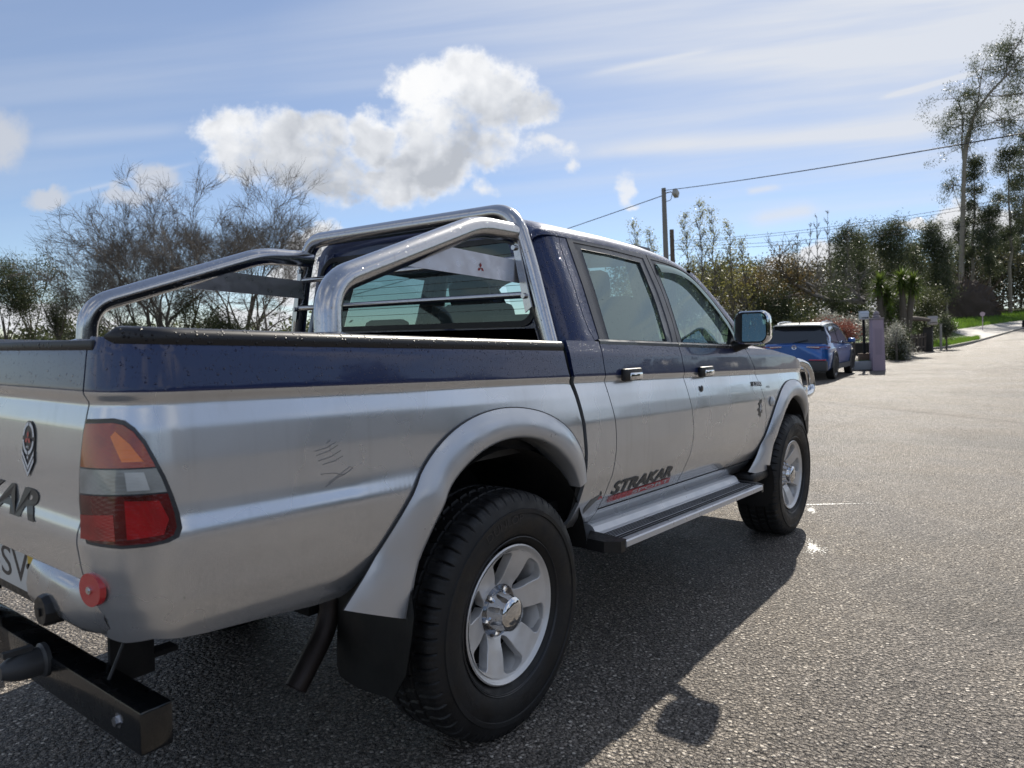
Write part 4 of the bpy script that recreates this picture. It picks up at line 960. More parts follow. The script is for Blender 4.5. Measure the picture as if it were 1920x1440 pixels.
# ------------------------------------------------------------------ running boards
RIBM = simple('ribbed_aluminium', (.62, .63, .65), .34, .45, .2, var=.04)
def board(s_):
    zt = lambda x: .5045 - .0262 * (x - .59)
    P = [(-.765, .036), (-.800, .034), (-.812, .026), (-.826, .006), (-.838, .0), (-.938, .0), (-.952, -.001), (-.957, -.006), (-.957, -.026), (-.950, -.030), (-.78, -.030)]
    V = []; n = len(P)
    for x in (.562, 2.075): V += [(x, y * s_, zt(x) + z) for y, z in P]
    F = [(i, (i + 1) % n, n + (i + 1) % n, n + i) for i in range(n)] + [tuple(range(n)), tuple(range(n, 2 * n))[::-1]]
    b = fix_normals(mesh('running_board', V, F, RIBM, truck, 20))
    m_ = MB()
    for y, hw_ in ((-.846, .0012), (-.857, .0012), (-.868, .0012), (-.879, .0012), (-.890, .0012), (-.908, .0042), (-.924, .0042)):
        m_.prism([(.565, (y - hw_) * s_, zt(.565) + .0006), (.565, (y + hw_) * s_, zt(.565) + .0006), (.565, (y + hw_) * s_, zt(.565) + .0026), (.565, (y - hw_) * s_, zt(.565) + .0026)], (1.505, 0, -.0262 * 1.505))
    fix_normals(m_.build('tread_rubber', simple('tread_black', (.012, .012, .013), .6), b, 20))
    for xc_, sx, cut in ((.535, 1, .0), (2.10, -1, 0)):
        z = zt(xc_); m_ = MB()
        m_.prism([(xc_ - .045 * sx, -.83 * s_, z + .002), (xc_ + .03 * sx, -.80 * s_, z + .012), (xc_ + .03 * sx, -.953 * s_, z + .002), (xc_ - .005 * sx, -.951 * s_, z - .001), (xc_ - .04 * sx, -.90 * s_, z - .001)], (0, 0, -.042))
        fix_normals(m_.build('end_cap', BLACKP, b, 30))
    m_ = MB()
    for x in (.80, 1.35, 1.9): MB().box((x, -.66 * s_, .475), (.025, .10, .012)).build('board_bracket', DARK, b)
board(1); board(-1)
# ------------------------------------------------------------------ underneath
m_ = MB()
for s_ in (1, -1):
    m_.box((1.25, .44 * s_, .575), (1.95, .04, .05)); m_.box((0, .46 * s_, .46), (.50, .035, .015)); m_.box((-.82, .44 * s_, .62), (.22, .03, .03))
m_.box((-.72, 0, .60), (.03, .44, .03)); m_.box((.75, 0, .56), (.03, .44, .04)); m_.box((1.1, .15, .47), (.5, .22, .09), bev=.03); m_.box((2.55, 0, .55), (.35, .35, .18), bev=.05)
m_.tube([(0, -.66, .3785), (0, .66, .3785)], .04, 12); m_.tube([(2.96, -.66, .3785), (2.96, .66, .3785)], .03, 12); m_.lathe([(0, -.10), (.08, -.09), (.13, 0), (.08, .09), (0, .10)], (0, .05, .3785), 20); m_.tube([(.1, .05, .40), (2.2, .05, .50)], .035, 10)
m_.build('chassis', DARK, truck, 40)
m_ = MB(); m_.box((1.3, 0, .63), (.98, .74, .02)); m_.box((-.80, 0, .80), (.33, .74, .03)); m_.box((-.0, 0, .84), (.9, .5, .02)); m_.box((.5, 0, .72), (.03, .72, .16)); m_.build('underfloor', DARK, truck)
m_ = MB(); m_.tube([(.8, -.50, .50), (-.1, -.50, .56), (-.36, -.515, .60), (-.445, -.535, .545), (-.465, -.54, .42), (-.590, -.55, .282)], .031, 18, fil=.11, caps=False); m_.tube([(-.50, -.542, .382), (-.589, -.55, .2835)], .028, 16, caps=False); fix_normals(m_.build('exhaust_pipe', EXH, truck, 60))
# tow bar
m_ = MB(); m_.box((-1.086, 0, .465), (.034, .79, .0455), bev=.007); tb = m_.build('tow_bar', simple('gloss_black_steel', (.004, .005, .006), .20, 0, .5, var=.1, bump=.04, bscale=60), truck, 40)
for s_ in (1, -1):
    m_ = MB(); m_.box((-1.0, -.50 * s_, .545), (.05, .006, .09)); m_.box((-.98, -.48 * s_, .49), (.09, .02, .006)); m_.build('tow_bracket', DARK, tb)
m_ = MB(); m_.box((-1.13, 0, .44), (.012, .05, .09)); m_.tube([(-1.14, 0, .40), (-1.22, 0, .38), (-1.26, 0, .40), (-1.26, 0, .47)], .014, 12, fil=.03); m_.lathe([(0, .048), (.018, .042), (.025, .02), (.018, .0), (.013, -.01)], (-1.26, 0, .47), 20, 'z'); m_.build('tow_ball', CHROME, tb, 50)
m_ = MB(); m_.lathe([(0, -.085), (.016, -.084), (.024, -.07), (.031, -.05), (.033, -.03), (.033, -.005), (.040, 0), (.040, .01)], (-1.126, -.325, .497), 18, 'x'); m_.box((-1.174, -.325, .534), (.03, .008, .006)); m_.build('trailer_socket', simple('socket_grey', (.05, .052, .055), .45), tb, 30)
for yb in (-.70, -.22, .22, .70):
    MB().lathe([(0, -.010), (.010, -.010), (.010, -.002), (.016, -.002), (.016, 0)], (-1.1201, yb, .468), 6, 'x').build('bolt', CHROME, tb, 20)
m_ = MB(); m_.tube([(-1.02, -.57, .66), (-1.05, -.58, .58), (-1.09, -.59, .51)], .004, 6, fil=.02); m_.build('cable', BLACKP, tb)
# ------------------------------------------------------------------ the ground
def hgt(x, y=0):
    t_ = max(0, x - 11); return .026 * (t_ - 3 * (1 - math.exp(-t_ / 3))) + .04 * max(0, x - 48)
def ground_at(px, py0=None, depth=30):
    p = at(px, 640, depth); return np.array((p[0], p[1], hgt(p[0])))
xs = np.unique(np.r_[-400, -200, -100, -50, -20, np.arange(-10, 60, 2.), 70, 90, 120, 180, 260, 400]); ysg = np.r_[-400, -200, -100, -50, -25, -10, 0, 10, 25, 50, 100, 200, 400]
def gsheet(name, xs, ys, dz, mat, kind='structure'):
    V = [(x, y, hgt(min(x, 140)) + dz) for x in xs for y in ys]; n = len(ys)
    F = [(i * n + j, (i + 1) * n + j, (i + 1) * n + j + 1, i * n + j + 1) for i in range(len(xs) - 1) for j in range(n - 1)]
    return mesh(name, V, F, mat, None, 180, kind=kind)
EARTH, _t, _b = newmat('grassy_earth'); _o = _t.node('ShaderNodeTexCoord').outputs['Object']
_t.put(_b.inputs['Base Color'], _t.ramp(_t.noise(_o, .8, 8, .65), [(.3, (.035, .05, .014)), (.5, (.07, .12, .02)), (.62, (.11, .17, .03)), (.75, (.10, .09, .05))]))
_b.inputs['Roughness'].default_value = .9; _t.put(_b.inputs['Normal'], _t.bump(_t.noise(_o, 12, 5, .7), .8, .1))
gsheet('ground', xs, ysg, 0, EARTH)
# asphalt yard: its far edge is a kerb running away to the right
ASP = asphalt_mat()
kerb = [ground_at(px, 0, D) for px, D in ((1380, 33), (1500, 33.5), (1600, 34), (1661, 35), (1774, 39.6), (1835, 45), (1917, 55), (2100, 75), (2400, 100))]
left = [np.array((36., 60.)), np.array((34., 30.))]
edge = [(-60., 70.), (10, 70.), (26., 55.)] + [(k[0], k[1]) for k in kerb]
def yard():
    bm = bmesh.new(); P = edge + [(110., -80.), (-60., -80.)]
    bm.faces.new([bm.verts.new((a, b, 0)) for a, b in P])
    for ax, rng in ((0, np.arange(-58, 110, 3.)), (1, np.arange(-78, 70, 12.))):
        for c in rng:
            co = [0, 0, 0]; no = [0, 0, 0]; co[ax] = c; no[ax] = 1
            bmesh.ops.bisect_plane(bm, geom=bm.verts[:] + bm.edges[:] + bm.faces[:], plane_co=co, plane_no=no)
    bmesh.ops.recalc_face_normals(bm, faces=bm.faces[:]); bm.verts.index_update()
    V = [(v.co.x, v.co.y, hgt(v.co.x) + .004 + (.0 if v.co.x < 10 else .006)) for v in bm.verts]; F = [[v.index for v in f.verts] for f in bm.faces]; bm.free()
    o = mesh('car_park', V, F, ASP, None, 180, kind='structure')
    if o.data.polygons[0].normal.z < 0: o.data.flip_normals()
yard()
# shift the truck up onto the sheet (4 mm)
truck.location.z = .004
STONE = simple('kerb_stone', (.20, .19, .17), .7, bump=.5, bscale=20, var=.3)
m_ = MB(); K = [tuple(k) for k in kerb[3:]]
for a, b in zip(K[:-1], K[1:]):
    a = np.array(a); b = np.array(b); L = np.linalg.norm(b - a); d = (b - a) / L; nrm = np.array((-d[1], d[0], 0)) * -.14
    m_.prism([a + (0, 0, -.02), b + (0, 0, -.02), b + (0, 0, .12), a + (0, 0, .12)], -nrm)
fix_normals(m_.build('kerb', STONE, None, 30, kind='structure'))
# pale road beyond the verge
PALE = simple('pale_road', (.26, .25, .235), .7, bump=.3, bscale=30, var=.15)
def strip_sheet(name, A, B, dz, mat):
    A = resample(A, 24); B = resample(B, 24); n = 24
    V = [(p[0], p[1], hgt(p[0]) + dz) for p in A] + [(p[0], p[1], hgt(p[0]) + dz) for p in B]
    F = [(i, i + 1, n + i + 1, n + i) for i in range(n - 1)]
    o = mesh(name, V, F, mat, None, 180, kind='structure')
    if o.data.polygons[0].normal.z < 0: o.data.flip_normals()
    return o
g2 = lambda px, D: tuple(ground_at(px, 0, D)[:2])
strip_sheet('side_road', [g2(1835, 47.5), g2(1960, 56), g2(2300, 66)], [g2(1775, 57), g2(1900, 66), g2(2300, 84)], .008, PALE)
# grass blades along the verges
def blades(name, polys, n, h0, h1, mat, seed, **k):
    r = np.random.default_rng(seed); pts = []
    for (A, B, cnt) in polys:
        A = resample(A, 40); B = resample(B, 40); i = r.uniform(0, 38.99, cnt); t_ = r.uniform(0, 1, cnt)[:, None]; ii = i.astype(int); f = (i - ii)[:, None]
        pts.append((A[ii] * (1 - f) + A[ii + 1] * f) * (1 - t_) + (B[ii] * (1 - f) + B[ii + 1] * f) * t_)
    P = np.concatenate(pts); N = len(P); z = np.array([hgt(x) for x in P[:, 0]]); h = r.uniform(h0, h1, N); a = r.uniform(0, 2 * PI, N); w = r.uniform(.015, .035, N); ln = r.normal(0, .35, (N, 2)) * h[:, None]
    V = np.zeros((N * 3, 3)); V[0::3, :2] = P + np.stack([np.cos(a), np.sin(a)], 1) * w[:, None]; V[1::3, :2] = P - np.stack([np.cos(a), np.sin(a)], 1) * w[:, None]
    V[2::3, :2] = P + ln; V[0::3, 2] = z; V[1::3, 2] = z; V[2::3, 2] = z + h
    return quick(name, V, 3, mat, **k)
def quick(name, V, n, mat, parent=None, **k):
    """fast mesh of many separate n-gons"""
    me = bpy.data.meshes.new(name); N = len(V) // n; me.vertices.add(len(V)); me.vertices.foreach_set('co', np.asarray(V, np.float32).ravel())
    me.loops.add(len(V)); me.loops.foreach_set('vertex_index', np.arange(len(V), dtype=np.int32)); me.polygons.add(N)
    me.polygons.foreach_set('loop_start', np.arange(0, len(V), n, dtype=np.int32)); me.polygons.foreach_set('loop_total', np.full(N, n, np.int32)); me.update(calc_edges=True)
    me.materials.append(mat); o = bpy.data.objects.new(name, me); C.objects.link(o)
    if parent: o.parent = parent
    return tag(o, **k)
GRASSM = leaf_mat('verge_grass', (.05, .11, .012), (.14, .24, .03), .5, .8)  # two greens for the grass along the verges
blades('grass', [([g2(1661, 35.6), g2(1774, 40), g2(1835, 45.6)], [g2(1661, 37.5), g2(1760, 46), g2(1835, 47.5)], 14000), ([g2(1775, 57.5), g2(1900, 66.5), g2(2000, 73)], [g2(1740, 75), g2(1850, 85), g2(2000, 95)], 16000), ([g2(1380, 34), g2(1655, 35.2)], [g2(1380, 42), g2(1655, 42)], 9000)], 0, .10, .34, GRASSM, 3, kind='stuff')
def grit():
    r = np.random.default_rng(41); V = []; N = 2600
    x = r.uniform(-2.5, 9, N); y = -r.exponential(2.2, N) + 1.2; sz = r.uniform(.0018, .0048, N)
    for i in range(N):
        c = np.array((x[i], y[i], hgt(x[i]) + .004 + sz[i] * .4)); a = r.uniform(0, PI); q = [c + sz[i] * np.array((math.cos(a + k * 2.094) * r.uniform(.7, 1.2), math.sin(a + k * 2.094) * r.uniform(.7, 1.2), -.4)) for k in range(3)]; tp = c + (0, 0, sz[i] * r.uniform(.4, .8))
        for k in range(3): V += [q[k], q[(k + 1) % 3], tp]
    quick('loose_grit', np.array(V), 3, simple('grit_stone', (.34, .30, .25), .8, var=.5, bscale=400), kind='stuff')
grit()
# dark joint across the yard
m_ = MB(); a = at(1700, 696, 1); 
def on_ground(px, py):
    lo, hi = 2., 200.
    for _ in range(50):
        md = (lo + hi) / 2; p = at(px, py, md)
        if p[2] > hgt(p[0]): lo = md
        else: hi = md
    p = at(px, py, lo); return (p[0], p[1], hgt(p[0]) + .004 + (.0 if p[0] < 10 else .006) + .004)
J = [on_ground(px, py) for px, py in ((1668, 697), (1731, 695.5), (1800, 693), (1860, 691), (1990, 686))]
V = []; 
for p in J: V += [(p[0] - .07, p[1], p[2]), (p[0] + .07, p[1], p[2])]
mesh('tar_joint', V, [(2 * i, 2 * i + 1, 2 * i + 3, 2 * i + 2) for i in range(len(J) - 1)], simple('tar', (.035, .034, .033), .6), None, 0, kind='structure')
# small white flecks scattered on the asphalt by the front wheel
def scatter_flecks(name, c, L, Wd, ang, seed):
    r = random.Random(seed); V = []; F = []; g_ = on_ground(*c); ca, sa = math.cos(ang), math.sin(ang)
    for i in range(int(420 * L * Wd / .02)):
        ph_ = r.uniform(0, 2 * PI); ro_ = abs(r.gauss(0, .30)) * (1 + .35 * math.sin(3 * ph_ + seed) + .2 * math.sin(7 * ph_)); a = ro_ * math.cos(ph_) * L; b = ro_ * math.sin(ph_) * Wd; x = g_[0] + a * ca - b * sa; y = g_[1] + a * sa + b * ca; q = r.uniform(.002, .0055); k0 = len(V); t0 = r.uniform(0, 6)
        V += [(x + q * math.cos(t0 + j * PI / 2.5) * r.uniform(.7, 1.2), y + q * math.sin(t0 + j * PI / 2.5), .0065 + r.uniform(0, .001)) for j in range(5)]; F.append(tuple(range(k0, k0 + 5)))
    o = mesh(name, V, F, simple('fleck_white', (.75, .75, .72), .5), None, 0, kind='structure')
scatter_flecks('white_flecks', (1526, 1029), .24, .09, .4, 1); scatter_flecks('white_flecks', (1550, 947), .55, .03, -.85, 2); scatter_flecks('white_flecks', (1521, 958), .20, .06, .4, 3)
# ------------------------------------------------------------------ growing things
LEAN = Matrix.Rotation(math.radians(2.2), 4, Vector((-CF[0], -CF[1], 0)).normalized())
def place(o, p):
    o.matrix_world = Matrix.Translation(Vector(p)) @ LEAN; return o
def tubes_mesh(segs, nside):
    S = np.array([s[:6] for s in segs]); a = S[:, :3]; b = S[:, 3:6]; r0 = np.array([s[6] for s in segs]); r1 = np.array([s[7] for s in segs])
    T = b - a; T /= np.linalg.norm(T, axis=1)[:, None] + 1e-9; up = np.where(np.abs(T[:, 2:3]) < .9, [[0, 0, 1.]], [[1., 0, 0]]); N = np.cross(T, up); N /= np.linalg.norm(N, axis=1)[:, None]; B = np.cross(T, N)
    V = np.zeros((len(S), nside, 4, 3))
    an = 2 * PI * np.arange(nside) / nside
    for k in range(nside):
        for j, (aa, cc, rr_) in enumerate(((k, a, r0), ((k + 1) % nside, a, r0), ((k + 1) % nside, b, r1), (k, b, r1))):
            V[:, k, j] = cc + rr_[:, None] * (math.cos(an[aa]) * N + math.sin(an[aa]) * B)
    return V.reshape(-1, 3)
def grow(r, p, d, L, rad, lev, maxlev, out, spread=.55, up=.25, nseg=4, kids=(2, 4), shrink=.68, wob=.16, rmin=.008, apical=.3):
    pts = [np.array(p, float)]; d = np.array(d, float); rr_ = rad
    for i in range(nseg):
        d = d + r.normal(0, wob, 3) + (0, 0, up * .12); d /= np.linalg.norm(d); q = pts[-1] + d * L / nseg; r1 = max(rmin, rad * (1 - (1 - shrink) * (i + 1) / nseg)); out.append((*pts[-1], *q, rr_, r1, lev)); pts.append(q); rr_ = r1
        if lev < maxlev and i >= (1 if lev else nseg // 2 - 1):
            for _ in range(r.integers(kids[0], kids[1]) if i == nseg - 1 else (1 if r.random() < .75 else 2)):
                ax = r.normal(0, 1, 3); ax -= d * (ax @ d); ax /= np.linalg.norm(ax) + 1e-9; an = r.uniform(.5, 1.2) * spread
                nd = d * math.cos(an) + ax * math.sin(an); nd[2] += up * .35; nd /= np.linalg.norm(nd)
                grow(r, q, nd, L * r.uniform(.55, .82), rr_ * r.uniform(.5, .72), lev + 1, maxlev, out, spread, up, 3, kids, shrink, wob * 1.05, rmin)
BARK = simple('grey_brown_bark', (.10, .085, .068), .9, bump=.6, bscale=12, var=.35); TWIG = simple('bare_twigs', (.135, .12, .105), .9, var=.3, bscale=10); PALEB = simple('pale_eucalyptus_bark', (.23, .20, .165), .8, bump=.3, bscale=8, var=.4)
def sprays(r, segs, lv, n, L, rad=.0058):
    out = []
    for s_ in [q for q in segs if q[8] >= lv and r.random() < .75]:
        a = np.array(s_[:3]); b = np.array(s_[3:6]); d0 = (b - a) / (np.linalg.norm(b - a) + 1e-9)
        for _ in range(n):
            p = a + (b - a) * r.uniform(.2, 1); d = d0 + r.normal(0, .55, 3) + (0, 0, .15); d /= np.linalg.norm(d); l_ = L * r.uniform(.4, 1.1); m2 = p + d * l_ * .5; d2 = d + r.normal(0, .25, 3); out.append((*p, *m2, rad, rad, 9)); out.append((*m2, *(m2 + d2 / np.linalg.norm(d2) * l_ * .5), rad, rad * .7, 9))
    segs += out
def split_tree(root, segs, wood=BARK, twig=TWIG, lv=1, crown=True):
    t_ = [s for s in segs if s[8] <= lv]; c_ = [s for s in segs if s[8] > lv]
    quick('trunk', tubes_mesh(t_, 8), 4, wood, root)
    if c_ and crown: return quick('crown', tubes_mesh(c_, 3), 4, twig, root)
    return c_
def leaves(r, centres, n, size, spread, droop=0, asp=.45):
    """n leaf quads scattered round each centre"""
    K = len(centres); c = np.repeat(np.asarray(centres), n, 0) + r.normal(0, 1, (K * n, 3)) * (spread if np.ndim(spread) else [spread] * 3)
    d = r.normal(0, 1, (K * n, 3)); d[:, 2] -= droop; d /= np.linalg.norm(d, axis=1)[:, None]; e = np.cross(d, r.normal(0, 1, (K * n, 3))); e /= np.linalg.norm(e, axis=1)[:, None]
    L = size * r.uniform(.6, 1.35, (K * n, 1)); V = np.zeros((K * n, 4, 3)); V[:, 0] = c; V[:, 1] = c + d * L * .5 + e * L * asp * .5; V[:, 2] = c + d * L; V[:, 3] = c + d * L * .5 - e * L * asp * .5
    return V.reshape(-1, 3)
def tipsof(segs, lv): return np.array([s[3:6] for s in segs if s[8] >= lv])
LEAF_D = leaf_mat('dark_evergreen_leaves', (.016, .026, .010), (.060, .075, .026), .35, .7)
LEAF_E = leaf_mat('eucalyptus_leaves', (.022, .034, .018), (.085, .10, .05), .4, .5)
LEAF_Y = leaf_mat('young_yellow_leaves', (.10, .10, .02), (.26, .25, .07), .5, 2)
LEAF_B = leaf_mat('olive_brush', (.028, .040, .014), (.085, .095, .035), .4, .9)
LEAF_R = leaf_mat('red_leaves', (.08, .025, .018), (.20, .07, .05), .45, 2)
LEAF_W = leaf_mat('silver_leaves', (.06, .08, .05), (.42, .42, .38), .3, 3)
LEAF_P = leaf_mat('yucca_leaves', (.03, .055, .012), (.12, .17, .03), .4, 3)
LEAF_K = leaf_mat('brown_green_wood', (.020, .022, .012), (.075, .072, .035), .35, .35)
LEAF_O = leaf_mat('russet_leaves', (.055, .040, .015), (.15, .11, .045), .45, 2)
# --- big bare trees on the left
def bare_tree(px, D, H, seed, label, trunks, spread=.62, maxlev=5, group='bare winter trees beyond the load bed'):
    r = np.random.default_rng(seed); root = place(empty('bare_tree', label=label, cat='tree', group=group), ground_at(px, 0, D)); segs = []
    for (dx, dy, lx, ly, hh, rad) in trunks: grow(r, (dx, dy, -.1), (lx, ly, 1), hh * H, rad, 0, maxlev, segs, spread, .16, 5, (2, 3), .62, .12, .0085)
    return root, segs
rgt = np.array((CR[0], CR[1])); 
def stems(L): return [(dx * rgt[0], dx * rgt[1] + dy, ln * rgt[0] + dy * .2, ln * rgt[1] + dy * .2, hh, rad) for dx, dy, ln, hh, rad in L]
root, segs = bare_tree(312, 36, 7.9, 12, 'broadest and tallest leafless tree, behind the left roll bar tube', stems([(0, 0, -.02, .44, .15), (-.8, .2, -.34, .36, .10), (-.35, -.3, -.20, .42, .11), (.5, .3, .16, .42, .11), (1.0, -.2, .34, .36, .09)]), .62, 5)
sprays(np.random.default_rng(1), segs, 5, 2, .8, .0050); split_tree(root, segs)
root, segs = bare_tree(458, 40, 9.0, 5, 'leafless tree with forked trunk, right of the tallest bare tree, below the big cloud', stems([(0, 0, .12, .42, .13), (-.4, .2, -.22, .38, .10), (.4, -.2, .38, .36, .09)]), .62, 5)
sprays(np.random.default_rng(3), segs, 5, 2, .8, .0050); split_tree(root, segs)
root, segs = bare_tree(243, 42, 5.6, 8, 'smaller leafless tree left of the tallest bare tree', stems([(0, 0, -.12, .44, .09), (.5, .2, .12, .40, .07), (-.5, .1, -.3, .36, .06)]), .50, 4)
sprays(np.random.default_rng(2), segs, 4, 2, .6, .0048); split_tree(root, segs)
def leafy(name, px, D, H, seed, label, mat, nclump, rx, zc, rz, per, size, spread, cat='tree', group=None, wood=BARK, droop=.3, base_z=0, trunk=True, lob=5):
    """tree or bush: branches inside a crown of leaf clumps gathered on a few uneven lobes"""
    r = np.random.default_rng(seed); root = place(empty(name, label=label, cat=cat, group=group), ground_at(px, 0, D) + (0, 0, base_z)); segs = []
    lobes = np.stack([r.normal(0, rx * .45, lob), r.normal(0, rx * .45, lob), zc * H + r.normal(0, rz * H * .5, lob)], 1); lobes = np.clip(lobes, [-rx, -rx, zc * H - rz * H], [rx, rx, zc * H + rz * H * .8])
    u = r.normal(0, 1, (nclump, 3)); u /= np.linalg.norm(u, axis=1)[:, None]; rad = r.uniform(.35, 1, (nclump, 1)) ** .5
    cen = lobes[r.integers(0, lob, nclump)] + u * rad * [rx * .5, rx * .5, rz * H * .55] * r.uniform(.6, 1.2, (nclump, 1)); cen[:, 2] = np.maximum(cen[:, 2], .08)
    if trunk:
        segs.append((0, 0, -.1, 0.05, 0, zc * H * .5, .012 * H + .03, .009 * H + .02, 0)); segs.append((.05, 0, zc * H * .5, 0, .04, zc * H * 1.0, .009 * H + .02, .02, 0))
        for c in lobes: segs.append((.04, 0, zc * H * .45, *(c * .9), .006 * H + .012, .012, 0))
        for c in cen[::3]: k = lobes[np.argmin(np.linalg.norm(lobes - c, axis=1))]; segs.append((*(k * .85), *c, .018, .008, 0))
        quick('trunk', tubes_mesh(segs, 6), 4, wood, root)
    quick('crown', leaves(r, cen, int(per * 2.0), size * .74, spread * 1.05, droop), 4, mat, root)
    return root
GL = 'evergreens at the left edge'
leafy('evergreen_tree', 12, 38, 5.3, 21, 'dense dark evergreen cut off by the left edge of the picture', LEAF_D, 150, 1.5, .58, .42, 42, .13, .24, group=GL)
leafy('evergreen_tree', 62, 40, 5.6, 22, 'evergreen with two lighter rounded tops, second from the left edge', LEAF_D, 140, 1.3, .6, .42, 42, .13, .22, group=GL)
leafy('evergreen_tree', 112, 39, 5.7, 23, 'evergreen touching the twigs of the smaller bare tree', LEAF_E, 120, 1.0, .6, .40, 40, .12, .2, group=GL)
GS = 'undergrowth beneath the bare trees'
for i, (px, D, H, rx, lab, mt) in enumerate([(165, 35, 2.6, 1.0, 'low scrub beside the foot of the bent left tube', LEAF_B), (250, 35, 2.7, 1.2, 'thin scrub under the smaller bare tree', LEAF_B), (345, 34, 3.5, 1.0, 'tallest green bush at the foot of the broad bare tree', LEAF_B), (398, 35, 2.9, .9, 'bush between the two large bare trees', LEAF_D), (438, 34, 3.5, .9, 'dark rounded bush at the foot of the forked bare tree', LEAF_D), (556, 40, 1.9, .6, 'small bush showing between the roll bar legs', LEAF_B)]):
    leafy('bush', px, D, H, 30 + i, lab, mt, 60, rx, .5, .45, 45, .12, .2, cat='bush', group=GS, lob=3)
# --- thin pole at the left
m_ = MB(); m_.tube([(0, 0, -.2), (-.12, .09, 3.2)], [.05, .035], 8); o = m_.build('thin_pole', simple('weathered_wood', (.10, .085, .07), .9), None, 60, label='thin leaning pole right of the forked bare tree', cat='pole'); place(o, ground_at(508, 0, 30))
# --- utility poles, lamp, wires
CONC = simple('pole_concrete', (.20, .19, .175), .85, bump=.3, bscale=10, var=.3)
Dp = 32; pb = ground_at(1256, 0, Dp); up_ = LEAN.to_3x3() @ Vector((0, 0, 1)); H = (720 - 355) * Dp / FPX  # height set below
top = at(1248, 356, Dp); Hh = top[2] - pb[2]
m_ = MB(); m_.tube([(0, 0, -.3), (0, 0, Hh)], [.15, .095], 12); o = m_.build('utility_pole', CONC, None, 40, label='tall grey concrete utility pole carrying the wires', cat='utility pole'); place(o, pb)
topw = Vector(pb) + up_ * Hh
rig = Vector((CR[0], CR[1], 0))
m_ = MB(); c0 = topw - up_ * .22; m_.tube([tuple(c0 + rig * .05), tuple(c0 + rig * .30 + Vector((0, 0, .06))), tuple(c0 + rig * .42)], .022, 8); m_.tube([tuple(c0 + rig * .1 - up_ * .35), tuple(c0 + rig * .3 - up_ * .30), tuple(c0 + rig * .36 - up_ * .05)], .015, 6, fil=.08)
lm = m_.build('lamp_arm', DARK, None, 40)
m_ = MB(); m_.box((0, 0, 0), (.17, .10, .14), M=Matrix.Rotation(.45, 3, 'Y'), bev=.03); lt = m_.build('flood_lamp', simple('lamp_grey', (.36, .36, .34), .5), None, 40, label='grey floodlight on an arm near the top of the utility pole', cat='lamp')
lt.location = c0 + rig * .52 + up_ * .0; lm.parent = lt; lm.matrix_parent_inverse = Matrix.Translation(lt.location).inverted()
m_ = MB(); p2 = ground_at(1268, 0, 34); H2 = at(1265, 432, 34)[2] - p2[2]; m_.tube([(0, 0, -.2), (0, 0, H2)], [.13, .10], 10); o = m_.build('utility_pole', simple('wooden_pole', (.13, .10, .075), .9, var=.4), None, 40, label='shorter brown wooden pole just right of the concrete one', cat='utility pole'); place(o, p2)
WIRE = simple('cable_black', (.03, .03, .032), .6)
def wire(a, b, sag, r_, label):
    a = np.array(a); b = np.array(b); P = [a + (b - a) * t_ - np.array((0, 0, sag * 4 * t_ * (1 - t_))) for t_ in np.linspace(0, 1, 24)]
    MB().tube(P, r_, 6).build('overhead_wire', WIRE, None, 60, label=label, cat='wire', group='overhead wires')
wire(tuple(topw - up_ * .1), at(2150, 208, 13), .10, .015, 'thick wire from the concrete pole up to the right edge')
wire(tuple(topw - up_ * .3), at(420, 610, 55), .5, .018, 'wire from the concrete pole running down behind the cab roof')
ws = [(1262, 452, 2060, 338, 'topmost of the thin wires crossing toward the tall eucalyptus'), (1262, 456, 2060, 345, 'second thin wire, close below the topmost one'), (1262, 462, 2060, 376, 'third thin wire from the top toward the eucalyptus'), (1262, 468, 2060, 384, 'lowest thin wire toward the eucalyptus')]
for x0, y0, x1, y1, lab in ws: wire(at(x0, y0, 34), at(x1, y1, 26), .35, .0085, lab)
# --- saplings with young leaves, centre right
GP = 'slender saplings in young leaf'
for i, (px, ty, D) in enumerate([(1196, 432, 36), (1228, 446, 36), (1296, 412, 35), (1322, 392, 34), (1347, 404, 35), (1374, 428, 36), (1398, 462, 36)]):
    r = np.random.default_rng(60 + i); gp = ground_at(px, 0, D); H = at(px, ty, D)[2] - gp[2]
    lab = ['leftmost young-leaved sapling, just above the cab roof', 'young-leaved sapling left of the concrete pole', 'sapling right of the wooden pole', 'tallest sapling in young leaf, right of the poles', 'sapling right of the tallest one, nearly as tall', 'second sapling from the right of the leafy row', 'shortest and rightmost sapling of the leafy row'][i]
    root = place(empty('sapling', label=lab, cat='tree', group=GP), gp); segs = []
    p = np.array((0, 0, 0.)); 
    n = 14; rad = .045
    for k in range(n):
        q = np.array((r.normal(0, .05), r.normal(0, .05), H * (k + 1) / n)) + (p[0] * .6, p[1] * .6, 0); segs.append((*p, *q, rad * (1 - k / n) + .010, rad * (1 - (k + 1) / n) + .010, 0))
        if k > 2:
            for _ in range(6):
                a = r.uniform(0, 2 * PI); L = r.uniform(.5, 1.3) * (1.15 - k / n) * 1.3; d = np.array((math.cos(a) * .55, math.sin(a) * .55, 1)); e = q + d * L / np.linalg.norm(d); segs.append((*q, *e, .012, .009, 2))
                for s_ in (.4, .7): m2 = q + (e - q) * s_; dd = d + r.normal(0, .5, 3); segs.append((*m2, *(m2 + dd / np.linalg.norm(dd) * L * .45), .009, .008, 2))
        p = q
    split_tree(root, segs, BARK, TWIG, 0, True)
    quick('foliage', leaves(r, tipsof(segs, 2), 6, .075, .12, .2, .6), 4, LEAF_Y, root)
